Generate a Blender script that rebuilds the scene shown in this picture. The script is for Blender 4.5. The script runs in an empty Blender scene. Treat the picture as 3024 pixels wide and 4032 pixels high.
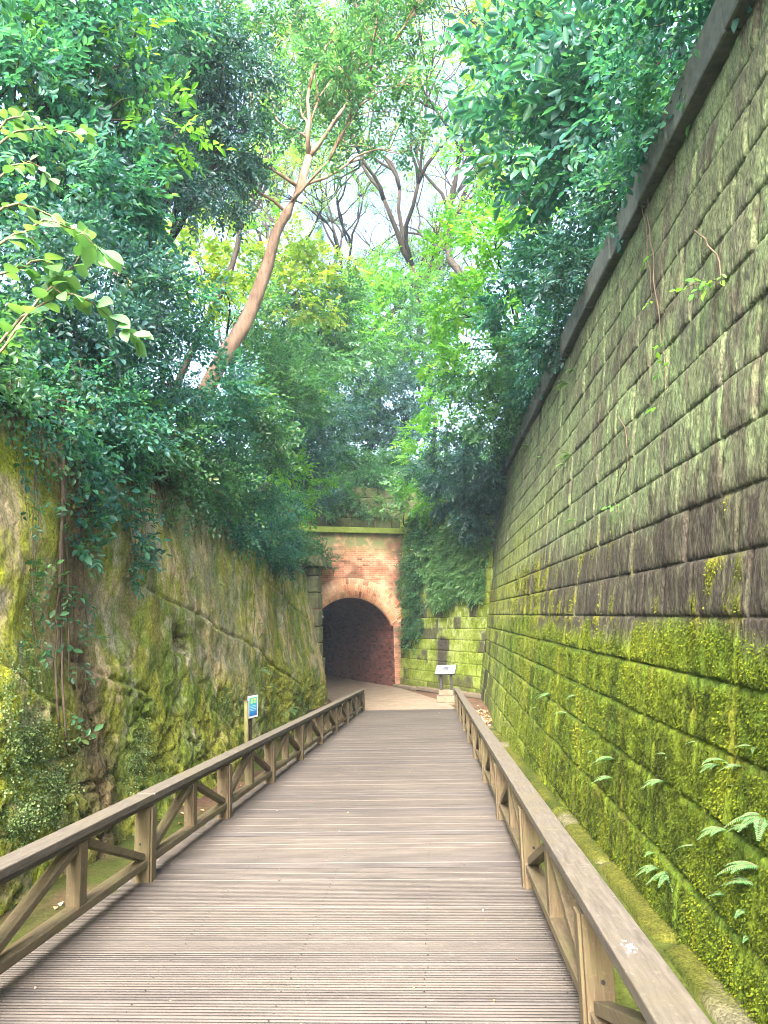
import bpy, math, random
import numpy as np
from mathutils import Matrix, Vector

C = bpy.context.scene
COL = C.collection
R = math.radians

# ------------------------------------------------------------------ camera
F, CX, CY = 2800.0, 1512.0, 2016.0
c_y = Vector((191, -403, -F)).normalized()
c_z = Vector((-.029, 1, -(403 + .029 * 191) / F)).normalized()
c_x = c_y.cross(c_z)
M = Matrix((c_x, c_y, c_z)).transposed()           # world -> camera
MT = M.transposed()
cam = bpy.data.cameras.new('camera')
camo = bpy.data.objects.new('camera', cam)
COL.objects.link(camo)
camo.matrix_world = MT.to_4x4()                    # the eye is the origin of the scene
cam.sensor_fit = 'VERTICAL'
cam.sensor_height = 36
cam.lens = F / 4032 * 36
cam.clip_start = .05
cam.clip_end = 2000
C.camera = camo

# ------------------------------------------------------------------ light
SUN_EL, SUN_AZ = 41, 186                           # azimuth clockwise from +Y
w = bpy.data.worlds.new('World')
C.world = w
w.use_nodes = True
nt = w.node_tree
bg = nt.nodes['Background']
sky = nt.nodes.new('ShaderNodeTexSky')
sky.sky_type = 'NISHITA'
sky.sun_disc = False
sky.sun_elevation = R(SUN_EL)
sky.sun_rotation = R(SUN_AZ)
sky.air_density = 1.0
sky.dust_density = 6.0
sky.ozone_density = 1.0
nt.links.new(sky.outputs[0], bg.inputs[0])
bg.inputs[1].default_value = .15
sun = bpy.data.lights.new('sun', 'SUN')
sun.energy = 1.7
sun.angle = R(18)
sun.color = (1, .95, .86)
suno = bpy.data.objects.new('sun', sun)
COL.objects.link(suno)
sd = Vector((math.sin(R(SUN_AZ)) * math.cos(R(SUN_EL)), math.cos(R(SUN_AZ)) * math.cos(R(SUN_EL)), math.sin(R(SUN_EL))))
suno.rotation_euler = sd.to_track_quat('Z', 'Y').to_euler()
suno.location = sd * 60
C.view_settings.view_transform = 'Standard'
C.view_settings.look = 'None'
C.view_settings.gamma = 1
C.view_settings.exposure = 3.2
C.render.engine = 'CYCLES'
C.cycles.use_denoising = True
C.cycles.filter_width = 1.0
C.cycles.max_bounces = 10
C.cycles.diffuse_bounces = 6
C.cycles.transmission_bounces = 6
C.cycles.sample_clamp_indirect = 8

# ------------------------------------------------------------------ helpers
def at(px, py, Y):
    d = MT @ Vector(((px - CX) / F, -(py - CY) / F, -1))
    return np.array(d * (Y / d.y))

def deck_z(y):
    return -1.6 - .055 * np.asarray(y, float)

def ground_z(y):
    y = np.asarray(y, float)
    a = deck_z(y) - .40
    b = -2.80 - .030 * (y - 22.1)
    t = np.clip((y - 19.5) / 3.0, 0, 1)
    t = t * t * (3 - 2 * t)
    return a * (1 - t) + (b - .03) * t

def hsh(i, j, k, s):
    h = (i * 374761393 + j * 668265263 + k * 2147483647 + s * 1274126177) & 0xffffffff
    h = ((h ^ (h >> 13)) * 1274126177) & 0xffffffff
    h = ((h ^ (h >> 16)) * 2246822519) & 0xffffffff
    return ((h ^ (h >> 15)) & 0xffffff) / float(0xffffff)

def vnoise(x, y, z=0., seed=0):
    x, y, z = np.broadcast_arrays(np.asarray(x, float), np.asarray(y, float), np.asarray(z, float))
    i, j, k = np.floor(x).astype(np.int64), np.floor(y).astype(np.int64), np.floor(z).astype(np.int64)
    u, v, q = x - i, y - j, z - k
    u, v, q = [t * t * (3 - 2 * t) for t in (u, v, q)]
    r = 0
    for a in (0, 1):
        for b in (0, 1):
            for c in (0, 1):
                r = r + hsh(i + a, j + b, k + c, seed) * (u if a else 1 - u) * (v if b else 1 - v) * (q if c else 1 - q)
    return r

def fbm(x, y, z=0., oct=4, seed=0, gain=.5):
    r, a, t = 0, 1., 0.
    for o in range(oct):
        r = r + a * vnoise(x * 2 ** o, y * 2 ** o, np.asarray(z) * 2 ** o, seed + o * 17)
        t += a
        a *= gain
    return r / t

def sstep(a, b, x):
    t = np.clip((x - a) / (b - a), 0, 1)
    return t * t * (3 - 2 * t)

def mesh_np(name, V, faces_q=None, faces_t=None, mat=None, parent=None, smooth=False, attrs=None):
    """one mesh from numpy arrays; attrs = {name: (type, domain, array)}"""
    me = bpy.data.meshes.new(name)
    V = np.asarray(V, np.float32)
    nq = 0 if faces_q is None else len(faces_q)
    ntr = 0 if faces_t is None else len(faces_t)
    loops = []
    if nq: loops.append(np.asarray(faces_q, np.int32).ravel())
    if ntr: loops.append(np.asarray(faces_t, np.int32).ravel())
    loops = np.concatenate(loops)
    me.vertices.add(len(V))
    me.vertices.foreach_set('co', V.ravel())
    me.loops.add(len(loops))
    me.loops.foreach_set('vertex_index', loops)
    me.polygons.add(nq + ntr)
    ls = np.concatenate([np.arange(nq) * 4, nq * 4 + np.arange(ntr) * 3]).astype(np.int32)
    me.polygons.foreach_set('loop_start', ls)
    if smooth:
        me.polygons.foreach_set('use_smooth', np.ones(nq + ntr, bool))
    for k, (ty, dom, arr) in (attrs or {}).items():
        a = me.attributes.new(k, ty, dom)
        arr = np.asarray(arr, np.float32)
        a.data.foreach_set('color' if ty == 'FLOAT_COLOR' else 'vector' if ty in ('FLOAT_VECTOR', 'FLOAT2') else 'value', arr.ravel())
    me.update(calc_edges=True)
    me.validate()
    o = bpy.data.objects.new(name, me)
    if mat: me.materials.append(mat)
    COL.objects.link(o)
    if parent: o.parent = parent
    return o

class MB:
    """collects solids; build() links them as ONE mesh object"""
    def __init__(s):
        s.v, s.f, s.n = [], [], 0
    def add(s, verts, faces):
        s.v += [tuple(map(float, p)) for p in verts]
        s.f += [tuple(i + s.n for i in f) for f in faces]
        s.n += len(verts)
    def box(s, x0, x1, y0, y1, z0, z1, fn=None):
        P = [(x, y, z) for z in (z0, z1) for y in (y0, y1) for x in (x0, x1)]
        if fn: P = [fn(*p) for p in P]
        s.add(P, [(0, 2, 3, 1), (4, 5, 7, 6), (0, 1, 5, 4), (2, 6, 7, 3), (0, 4, 6, 2), (1, 3, 7, 5)])
    def bar(s, a, b, w, h, up=(0, 0, 1)):
        a, b = Vector(a), Vector(b)
        d = (b - a).normalized()
        sd = d.cross(Vector(up)).normalized()
        u = sd.cross(d)
        P = [p + sd * (i * w / 2) + u * (j * h / 2) for p in (a, b) for j in (-1, 1) for i in (-1, 1)]
        s.add(P, [(0, 2, 3, 1), (4, 5, 7, 6), (0, 1, 5, 4), (2, 6, 7, 3), (0, 4, 6, 2), (1, 3, 7, 5)])
    def tube(s, pts, rad, n=6, cap=True):
        pts = [Vector(p) for p in pts]
        rings = []
        ref = Vector((.31, .17, .93))
        for i, p in enumerate(pts):
            d = (pts[min(i + 1, len(pts) - 1)] - pts[max(i - 1, 0)])
            d = d.normalized() if d.length > 1e-9 else Vector((0, 0, 1))
            a = d.cross(ref)
            if a.length < .05: a = d.cross(Vector((1, 0, 0)))
            a.normalize()
            b = d.cross(a)
            r = rad[i] if hasattr(rad, '__len__') else rad
            rings.append([p + a * (math.cos(2 * math.pi * k / n) * r) + b * (math.sin(2 * math.pi * k / n) * r) for k in range(n)])
        V = [v for r in rings for v in r]
        Fc = [(i * n + k, i * n + (k + 1) % n, (i + 1) * n + (k + 1) % n, (i + 1) * n + k) for i in range(len(pts) - 1) for k in range(n)]
        if cap:
            Fc.append(tuple(range(n))[::-1])
            Fc.append(tuple((len(pts) - 1) * n + k for k in range(n)))
        s.add(V, Fc)
    def build(s, name, mat, parent=None, bevel=0, smooth=False):
        me = bpy.data.meshes.new(name)
        me.from_pydata(s.v, [], s.f)
        if smooth:
            me.polygons.foreach_set('use_smooth', [True] * len(me.polygons))
        me.materials.append(mat)
        me.update()
        o = bpy.data.objects.new(name, me)
        COL.objects.link(o)
        if parent: o.parent = parent
        if bevel:
            m = o.modifiers.new('bevel', 'BEVEL')
            m.width = bevel
            m.segments = 2
            m.limit_method = 'ANGLE'
        return o

def tag(o, label=None, cat=None, group=None, kind=None):
    if label: o['label'] = label
    if cat: o['category'] = cat
    if group: o['group'] = group
    if kind: o['kind'] = kind
    return o

def empty(name, loc, label, cat, group=None, rz=0):
    o = bpy.data.objects.new(name, None)
    COL.objects.link(o)
    o.empty_display_size = .1
    o.location = Vector(loc)
    o.rotation_euler = (0, 0, rz)
    return tag(o, label, cat, group)

def copy_tree(o, parent=None):
    c = o.copy()
    COL.objects.link(c)
    if parent: c.parent = parent
    for ch in list(o.children):
        copy_tree(ch, c)
    return c

# ------------------------------------------------------------------ materials
class NB:
    def __init__(s, name):
        s.m = bpy.data.materials.new(name)
        s.m.use_nodes = True
        s.t = s.m.node_tree
        s.p = s.t.nodes['Principled BSDF']
        s.out = s.t.nodes['Material Output']
    def n(s, ty, **kw):
        nd = s.t.nodes.new(ty)
        for k, v in kw.items():
            if k.startswith('i_'):
                key = k[2:].replace('_', ' ')
                nd.inputs[int(key) if key.isdigit() else key].default_value = v
            else: setattr(nd, k, v)
        return nd
    def l(s, a, b): s.t.links.new(a, b)
    def obj(s, scale=(1, 1, 1)):
        tc = s.n('ShaderNodeTexCoord')
        mp = s.n('ShaderNodeMapping')
        mp.inputs['Scale'].default_value = scale
        s.l(tc.outputs['Object'], mp.inputs[0])
        return mp.outputs[0]
    def noise(s, co, scale, detail=4, rough=.55, dist=0):
        nd = s.n('ShaderNodeTexNoise')
        nd.inputs['Scale'].default_value = scale
        nd.inputs['Detail'].default_value = detail
        nd.inputs['Roughness'].default_value = rough
        nd.inputs['Distortion'].default_value = dist
        if co: s.l(co, nd.inputs['Vector'])
        return nd.outputs['Fac']
    def ramp(s, fac, stops, interp='LINEAR'):
        r = s.n('ShaderNodeValToRGB')
        r.color_ramp.interpolation = interp
        e = r.color_ramp.elements
        while len(e) < len(stops): e.new(.5)
        for k, (p, c) in enumerate(stops):
            e[k].position = p
            e[k].color = (*c, 1) if hasattr(c, '__len__') else (c, c, c, 1)
        s.l(fac, r.inputs[0])
        return r.outputs[0]
    def mix(s, fac, a, b, mode='MIX'):
        m = s.n('ShaderNodeMix', data_type='RGBA', blend_type=mode)
        for k, v in ((0, fac), (6, a), (7, b)):
            if isinstance(v, (int, float)): m.inputs[k].default_value = v
            elif isinstance(v, tuple): m.inputs[k].default_value = (*v, 1)
            else: s.l(v, m.inputs[k])
        return m.outputs[2]
    def math(s, op, a, b=0.):
        m = s.n('ShaderNodeMath', operation=op)
        for k, v in ((0, a), (1, b)):
            if isinstance(v, (int, float)): m.inputs[k].default_value = v
            else: s.l(v, m.inputs[k])
        return m.outputs[0]
    def bump(s, h, strength=.5, dist=.01):
        b = s.n('ShaderNodeBump')
        b.inputs['Strength'].default_value = strength
        b.inputs['Distance'].default_value = dist
        s.l(h, b.inputs['Height'])
        s.l(b.outputs[0], s.p.inputs['Normal'])
    def attr(s, name):
        a = s.n('ShaderNodeAttribute')
        a.attribute_name = name
        return a
    def done(s, col=None, rough=.8, spec=.3):
        if col is not None:
            if isinstance(col, tuple): s.p.inputs['Base Color'].default_value = (*col, 1)
            else: s.l(col, s.p.inputs['Base Color'])
        s.p.inputs['Roughness'].default_value = rough
        s.p.inputs['Specular IOR Level'].default_value = spec
        return s.m

def leaf_mat(name, stops, trans=.45, rough=.38, spec=.5, tcol=1.35):
    b = NB(name)
    a = b.attr('tint')
    col = b.ramp(a.outputs['Fac'], stops)
    b.l(col, b.p.inputs['Base Color'])
    b.p.inputs['Roughness'].default_value = rough
    b.p.inputs['Specular IOR Level'].default_value = spec
    tr = b.n('ShaderNodeBsdfTranslucent')
    tc = b.mix(1.0, col, (1.25 * tcol, 1.3 * tcol, .55 * tcol), 'MULTIPLY')
    b.l(tc, tr.inputs[0])
    ms = b.n('ShaderNodeMixShader')
    ms.inputs[0].default_value = trans
    b.l(b.p.outputs[0], ms.inputs[1])
    b.l(tr.outputs[0], ms.inputs[2])
    b.l(ms.outputs[0], b.out.inputs[0])
    return b.m

MAT = {}
MAT['leaf_deep'] = leaf_mat('deep green glossy leaves', [(0, (.020, .075, .045)), (.5, (.042, .135, .062)), (.9, (.085, .21, .07)), (1, (.19, .21, .05))], .5, .34, .5)
MAT['leaf_dark'] = leaf_mat('dark blue green leaves', [(0, (.015, .056, .064)), (.6, (.028, .094, .092)), (1, (.055, .14, .10))], .4, .4, .5)
MAT['leaf_bright'] = leaf_mat('bright green leaves', [(0, (.060, .21, .045)), (.6, (.115, .30, .045)), (1, (.20, .35, .035))], .6, .4, .4)
MAT['leaf_teal'] = leaf_mat('teal green leaves', [(0, (.014, .070, .075)), (.5, (.030, .130, .112)), (.9, (.075, .23, .12)), (1, (.15, .22, .06))], .5, .46, .4)  # blue cast of the glare over the upper trees is mixed into the colour
MAT['leaf_yellow'] = leaf_mat('yellow green leaves', [(0, (0.10, 0.20, 0.035)), (0.6, (0.156, 0.26, 0.039)), (1, (0.312, 0.299, 0.039))], 0.6, .42, .4)
MAT['leaf_pale'] = leaf_mat('pale broad leaves', [(0, (.08, .20, .07)), (.6, (.13, .28, .12)), (1, (.15, .28, .09))], .3, .36, .4)
MAT['fern'] = leaf_mat('fern fronds', [(0, (.06, .17, .06)), (.6, (.11, .24, .09)), (1, (.17, .28, .10))], .35, .5, .3)
MAT['creeper'] = leaf_mat('tiny creeper leaves', [(0, (.030, .075, .020)), (.5, (.10, .165, .045)), (1, (.22, .27, .10))], .25, .4, .4)
MAT['litter'] = leaf_mat('fallen leaves', [(0, (.22, .10, .05)), (.5, (.42, .24, .12)), (1, (.60, .45, .28))], .1, .6, .2, .8)

def bark(name, c0, c1, sc=5):
    b = NB(name)
    co = b.obj((1, 1, .25))
    n1 = b.noise(co, sc, 6, .65, .3)
    n2 = b.noise(b.obj(), sc * 5, 4)
    col = b.ramp(n1, [(.3, c0), (.7, c1)])
    b.bump(b.math('ADD', n1, b.math('MULTIPLY', n2, .4)), .8, .03)
    return b.done(col, .9, .2)
MAT['bark_dark'] = bark('dark bark', (.018, .015, .013), (.055, .045, .036))
MAT['bark_tan'] = bark('tan flaking bark', (.11, .07, .05), (.36, .25, .18), 6)
MAT['bark_grey'] = bark('grey brown bark', (.05, .042, .034), (.12, .10, .085), 6)
MAT['vine'] = bark('vine stems', (.05, .035, .025), (.16, .12, .085), 9)
MAT['twig'] = bark('pale twigs', (.12, .10, .06), (.22, .19, .12), 9)

def vcol_mat(name, sc=60, rough=.95, bs=.8, bd=.012, stretch=(1, 1, .45), var=(.45, 1.5)):
    """surface colour from the mesh's own colour attribute, broken up by fine noise"""
    b = NB(name)
    a = b.attr('col')
    n1 = b.noise(b.obj(stretch), sc, 5, .7)
    n2 = b.noise(b.obj(stretch), sc * .22, 4, .6)
    v = b.ramp(n1, [(.30, var[0]), (.70, var[1])])
    v2 = b.ramp(n2, [(.3, .75), (.7, 1.25)])
    c = b.mix(1., a.outputs['Color'], v, 'MULTIPLY')
    c = b.mix(1., c, v2, 'MULTIPLY')
    b.bump(b.math('ADD', n1, b.math('MULTIPLY', n2, .8)), bs, bd)
    return b.done(c, rough, .12)
MAT['mossy_stone'] = vcol_mat('moss covered sandstone', 48, var=(.28, 1.75), bs=1., bd=.02)
MAT['rock'] = vcol_mat('mossy rock face', 30, .95, 1., .03, (1, 1, .8), (.42, 1.6))
MAT['earth'] = vcol_mat('earth', 30, .95, .7, .02, (1, 1, 1), (.6, 1.4))

def wood(name, stretch, c0, c1, moss):
    b = NB(name)
    g = b.noise(b.obj(stretch), 9, 5, .65, .4)
    n2 = b.noise(b.obj(), 3.0, 4, .6)
    n3 = b.noise(b.obj(), 30, 4, .6)
    col = b.ramp(g, [(.3, c0), (.7, c1)])
    col = b.mix(b.ramp(n2, [(.45, 0.), (.75, .8)]), col, moss)
    col = b.mix(b.ramp(n3, [(.60, 0.), (.74, .35)]), col, (.24, .21, .155))
    b.bump(b.math('ADD', g, b.math('MULTIPLY', n3, .4)), .5, .006)
    return b.done(col, .8, .25)
MAT['rail_top'] = wood('weathered grey wood', (6, .6, 6), (.058, .051, .042), (.122, .107, .088), (.098, .086, .055))
MAT['wood_z'] = wood('brown wood uprights', (7, 7, .6), (.066, .049, .028), (.142, .108, .064), (.100, .092, .042))
MAT['wood_y'] = wood('brown wood rails', (7, .7, 7), (.068, .053, .031), (.145, .114, .068), (.115, .108, .048))

def deck_mat():
    b = NB('grooved deck boards')
    a = b.attr('plank')
    base = b.ramp(a.outputs['Fac'], [(0, (.034, .030, .029)), (.3, (.054, .046, .040)), (.55, (.063, .053, .045)), (.8, (.047, .041, .040)), (1, (.075, .064, .050))])
    n1 = b.noise(b.obj((1.2, 9, 1)), 2.2, 5, .65)
    n2 = b.noise(b.obj((1, 3, 1)), 26, 4, .7)
    n3 = b.noise(b.obj(), .55, 3, .5)
    c = b.mix(1., base, b.ramp(n1, [(.3, .68), (.72, 1.32)]), 'MULTIPLY')
    c = b.mix(1., c, b.ramp(n3, [(.35, .82), (.7, 1.15)]), 'MULTIPLY')
    c = b.mix(b.ramp(n2, [(.60, 0.), (.78, .6)]), c, (.16, .135, .10))
    b.bump(n2, .4, .004)
    return b.done(c, .62, .35)
MAT['deck'] = deck_mat()

def brick_mat(name, uvn='wallco', c1=(.54, .20, .11), c2=(.38, .13, .08), mortar=(.50, .38, .28), pale=(.78, .52, .36), palef=(.40, .72), stain=True, bw=.29, bh=.088):
    b = NB(name)
    u = b.attr(uvn)
    br = b.n('ShaderNodeTexBrick')
    br.offset = .5
    br.inputs['Scale'].default_value = 1
    br.inputs['Mortar Size'].default_value = .007
    br.inputs['Mortar Smooth'].default_value = .2
    br.inputs['Brick Width'].default_value = bw
    br.inputs['Row Height'].default_value = bh
    br.inputs['Bias'].default_value = -.15
    br.inputs['Color1'].default_value = (*c1, 1)
    br.inputs['Color2'].default_value = (*c2, 1)
    br.inputs['Mortar'].default_value = (*mortar, 1)
    b.l(u.outputs['Vector'], br.inputs['Vector'])
    # per-brick random tone: snap the coordinates to the brick lattice
    mp = b.n('ShaderNodeVectorMath', operation='DIVIDE')
    b.l(u.outputs['Vector'], mp.inputs[0])
    mp.inputs[1].default_value = (bw, bh, 1)
    fl = b.n('ShaderNodeVectorMath', operation='FLOOR')
    b.l(mp.outputs[0], fl.inputs[0])
    wn = b.n('ShaderNodeTexWhiteNoise', noise_dimensions='3D')
    b.l(fl.outputs[0], wn.inputs['Vector'])
    tone = b.ramp(wn.outputs['Value'], [(0, .30), (.10, .55), (.2, .9), (.8, 1.1), (1, 1.4)])
    c = b.mix(1., br.outputs['Color'], tone, 'MULTIPLY')
    n1 = b.noise(u.outputs['Vector'], .9, 4, .6)
    c = b.mix(b.ramp(n1, [(palef[0], 0.), (palef[1], .85)]), c, pale)
    n4 = b.noise(u.outputs['Vector'], 6, 4, .7)
    c = b.mix(1., c, b.ramp(n4, [(.25, .7), (.75, 1.25)]), 'MULTIPLY')
    if stain:
        sp = b.n('ShaderNodeSeparateXYZ')
        b.l(u.outputs['Vector'], sp.inputs[0])
        n2 = b.noise(u.outputs['Vector'], 1.6, 5, .65)
        # green growth in the top metre, dark damp growth in a ragged band and near the right edge
        top = b.math('MULTIPLY', b.ramp(sp.outputs['Y'], [(.0, 0.), (1, 1.)]), 1.)
        h = b.n('ShaderNodeMapRange'); b.l(sp.outputs['Y'], h.inputs[0])
        h.inputs[1].default_value = 5.5; h.inputs[2].default_value = 6.3
        f1 = b.math('MULTIPLY', h.outputs[0], b.ramp(n2, [(.30, 0.), (.50, 1.)]))
        c = b.mix(f1, c, (.17, .19, .085))
        h2 = b.n('ShaderNodeMapRange'); b.l(sp.outputs['X'], h2.inputs[0])
        h2.inputs[1].default_value = -.75; h2.inputs[2].default_value = -.0
        f2 = b.math('MULTIPLY', h2.outputs[0], b.ramp(n2, [(.3, .25), (.6, 1.)]))
        c = b.mix(f2, c, (.10, .075, .05))
        n5 = b.noise(u.outputs['Vector'], .75, 4, .6)
        c = b.mix(b.ramp(n5, [(.50, 0.), (.60, .75)]), c, (.17, .085, .055))
    b.bump(br.outputs['Fac'], -.4, .01)
    return b.done(c, .9, .15)
MAT['brick'] = brick_mat('orange brick facade')
MAT['brick_ring'] = brick_mat('arch bricks', pale=(.74, .50, .33), palef=(.40, .70), stain=False, bw=.10, bh=.29, c1=(.52, .22, .11), c2=(.42, .16, .085))
MAT['brick_in'] = brick_mat('tunnel lining bricks', pale=(.22, .12, .09), palef=(.5, .8), stain=False, c1=(.17, .054, .038), c2=(.11, .036, .030), mortar=(.12, .085, .075))  # darkened below the facade brick; tunnel gloom is put into the colour

def simple(name, c0, c1, sc, rough=.9, bs=.4, bd=.01, spec=.2):
    b = NB(name)
    n1 = b.noise(b.obj(), sc, 6, .65)
    n2 = b.noise(b.obj(), sc * .18, 4, .6)
    f = b.math('ADD', b.math('MULTIPLY', n1, .5), b.math('MULTIPLY', n2, .5))
    c = b.ramp(f, [(.36, c0), (.64, c1)])
    b.bump(n1, bs, bd)
    return b.done(c, rough, spec)
MAT['path'] = simple('pale worn paving', (.130, .097, .070), (.235, .188, .142), 14, .9, .3, .008)
MAT['coping'] = simple('grey weathered stone', (.060, .070, .062), (.13, .145, .125), 12)
MAT['coping_moss'] = simple('moss covered coping', (.10, .14, .025), (.20, .25, .05), 14)
MAT['step_stone'] = simple('pale stone plinth', (.11, .088, .062), (.19, .155, .11), 16)
MAT['black_metal'] = simple('black painted metal', (.012, .012, .014), (.022, .022, .024), 20, .5, .05, .002, .4)
MAT['sign_white'] = simple('white sign board', (.50, .52, .56), (.58, .60, .64), 5, .5, .02, .001)
MAT['sign_print'] = simple('dark print', (.02, .02, .025), (.12, .12, .14), 40, .5, .02, .001)
MAT['sign_ink'] = simple('pale lettering', (.25, .45, .55), (.3, .5, .6), 8, .5, .02, .001)
MAT['sign_yellow'] = simple('yellow lettering', (.42, .55, .10), (.46, .6, .12), 8, .5, .02, .001)
MAT['sign_post'] = simple('mossy dark sign post', (.03, .026, .018), (.075, .065, .035), 14)
MAT['bamboo'] = simple('green weathered stake', (.10, .10, .035), (.19, .18, .08), 10)
MAT['droppings'] = simple('white bird dropping', (.75, .76, .80), (.85, .85, .88), 30, .6)
MAT['beam'] = simple('dark deck beams', (.02, .017, .014), (.05, .04, .032), 9)
MAT['lamp_grey'] = simple('pale grey lamp housing', (.5, .52, .56), (.6, .62, .65), 9, .5, .05, .001)
def blue_panel():
    b = NB('blue sign print')
    tc = b.n('ShaderNodeTexCoord')
    sp = b.n('ShaderNodeSeparateXYZ')
    b.l(tc.outputs['Generated'], sp.inputs[0])
    c = b.ramp(sp.outputs['Z'], [(0, (.008, .10, .36)), (.45, (.02, .22, .42)), (.75, (.03, .32, .36)), (1, (.05, .32, .24))])
    return b.done(c, .45, .4)
MAT['sign_blue'] = blue_panel()

# ------------------------------------------------------------------ height-field sheets
def grid_faces(nu, nv, flip=False):
    i, j = np.meshgrid(np.arange(nu - 1), np.arange(nv - 1), indexing='ij')
    a = (i * nv + j).ravel()
    q = np.stack([a, a + nv, a + nv + 1, a + 1], 1)
    return q[:, ::-1] if flip else q

def lerp3(a, b, t):
    return a + (b - a) * t[..., None]

# ------------------------------------------------------------------ setting: ground, path, banks
def sheet(name, xs, ys, zf, colf, mat, kind='structure', flip=False):
    X, Y = np.meshgrid(xs, ys, indexing='ij')
    Z = zf(X, Y)
    col = colf(X, Y, Z)
    o = mesh_np(name, np.stack([X, Y, Z], -1).reshape(-1, 3), grid_faces(len(xs), len(ys), flip), mat=mat, smooth=True,
                attrs={'col': ('FLOAT_COLOR', 'POINT', np.concatenate([col, np.ones_like(X)[..., None]], -1))})
    return tag(o, kind=kind)

def col_const(c):
    return lambda X, Y, Z: np.broadcast_to(np.array(c, float), X.shape + (3,)).copy()

big = np.concatenate([[-900, -300, -120], np.linspace(-60, 60, 25), [120, 300, 900]])
sheet('terrain', big, big, lambda X, Y: -6.5 + 0 * X, col_const((.05, .06, .03)), MAT['earth'])

def trench_col(X, Y, Z):
    n = fbm(X * 1.7, Y * 1.2, 0, 4, 5)
    m = fbm(X * .9, Y * .9, 3, 3, 9)
    dirt = np.array((.115, .066, .046))
    moss = np.array((.038, .050, .008))
    k = sstep(.26, .48, m)
    k = np.where((Y > 20.5), k * .15, k)
    k = np.where(X > .8, np.where(Y < 20, .6 + .4 * k, k), k)
    return lerp3(lerp3(dirt * .75, dirt * 1.3, n), moss * 1.1, k)
def trench_z(X, Y):
    return ground_z(Y) - .05 * sstep(20, 24, Y) * 0 + .07 * (fbm(X * 1.1, Y * 1.1, 0, 4, 3) - .5) * (Y < 20.5) - .02
sheet('ground', np.arange(-6.2, 3.6, .1), np.arange(-5, 36, .12), trench_z, trench_col, MAT['earth'])

# paved path from the end of the boardwalk into the tunnel
def path():
    n_in = np.array((-.4686, .884))
    left = [(-2.45, 22.02), (-3.2, 23.4), (-3.8, 26), (-4.6, 28.6), (-5.25, 30.2)]
    right = [(.60, 22.02), (.42, 23.2), (.0, 25.2), (-.75, 28.2), (-1.62, 31.6)]
    for d in (4, 9, 15, 24, 40):
        left.append(tuple(np.array((-5.25, 30.2)) + n_in * d))
        right.append(tuple(np.array((-1.62, 31.6)) + n_in * d))
    V, Fq = [], []
    n = 10
    for (a, b) in zip(left, right):
        for k in range(n + 1):
            p = np.array(a) * (1 - k / n) + np.array(b) * k / n
            V.append((p[0], p[1], ground_z(min(p[1], 33)) + .035))
    for i in range(len(left) - 1):
        for k in range(n):
            q = i * (n + 1) + k
            Fq.append((q, q + 1, q + n + 2, q + n + 1))
    o = mesh_np('path', V, np.array(Fq), mat=MAT['path'], smooth=True)
    tag(o, kind='structure')
path()

RIM_Y = [-6, 3, 7.2, 9.8, 12.6, 15.3, 19.6, 25.4, 27]
RIM_Z = [2.2, 2.3, 2.35, 2.4, 2.55, 2.2, 1.75, 1.95, 2.1]
def rim_z(y):
    return np.interp(y, RIM_Y, RIM_Z) + .25 * (fbm(np.asarray(y) * .9, 7., 0, 3, 31) - .5)

def bank_col(X, Y, Z):
    n = fbm(X * .8, Y * .8, Z * .8, 4, 8)
    return lerp3(np.array((.030, .026, .016)), np.array((.055, .060, .025)), n)

def left_bank(X, Y):
    d = np.clip(-4.15 - X, 0, None)
    return rim_z(Y) - .10 + d * .80 - .012 * d * d + .5 * (fbm(X * .5, Y * .5, 0, 4, 2) - .5) * np.clip(d, 0, 1)
sheet('hillside_left', np.concatenate([np.linspace(-4.10, -12, 40), np.linspace(-13, -34, 14)]), np.linspace(-14, 62, 150), left_bank, bank_col, MAT['earth'], flip=True)

def right_bank(X, Y):
    d = np.clip(X - 2.95, 0, None)
    return 4.95 + d * .62 - .008 * d * d + .5 * (fbm(X * .5, Y * .5, 0, 4, 12) - .5) * np.clip(d, 0, 1)
sheet('hillside_right', np.concatenate([np.linspace(2.92, 11, 40), np.linspace(12, 34, 14)]), np.linspace(-14, 62, 150), right_bank, bank_col, MAT['earth'])

def back_bank(X, Y):
    d = np.clip(Y - 34.2, 0, None)
    return 4.0 + d * .42 - .0045 * d * d + .10 * np.abs(X + 1.5) + .8 * (fbm(X * .35, Y * .35, 0, 4, 22) - .5) * np.clip(d, 0, 1)
sheet('hillside_back', np.linspace(-30, 30, 80), np.linspace(34.2, 75, 70), back_bank, bank_col, MAT['earth'])

# ------------------------------------------------------------------ block walls
MOSS = np.array((.096, .128, .008))
MOSS_G = np.array((.056, .096, .009))
OCHRE = np.array((.112, .114, .012))
DARK = np.array((.040, .034, .027))
BROWN = np.array((.072, .069, .045))
PALE = np.array((.132, .176, .080))
GREYG = np.array((.098, .106, .070))

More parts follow.
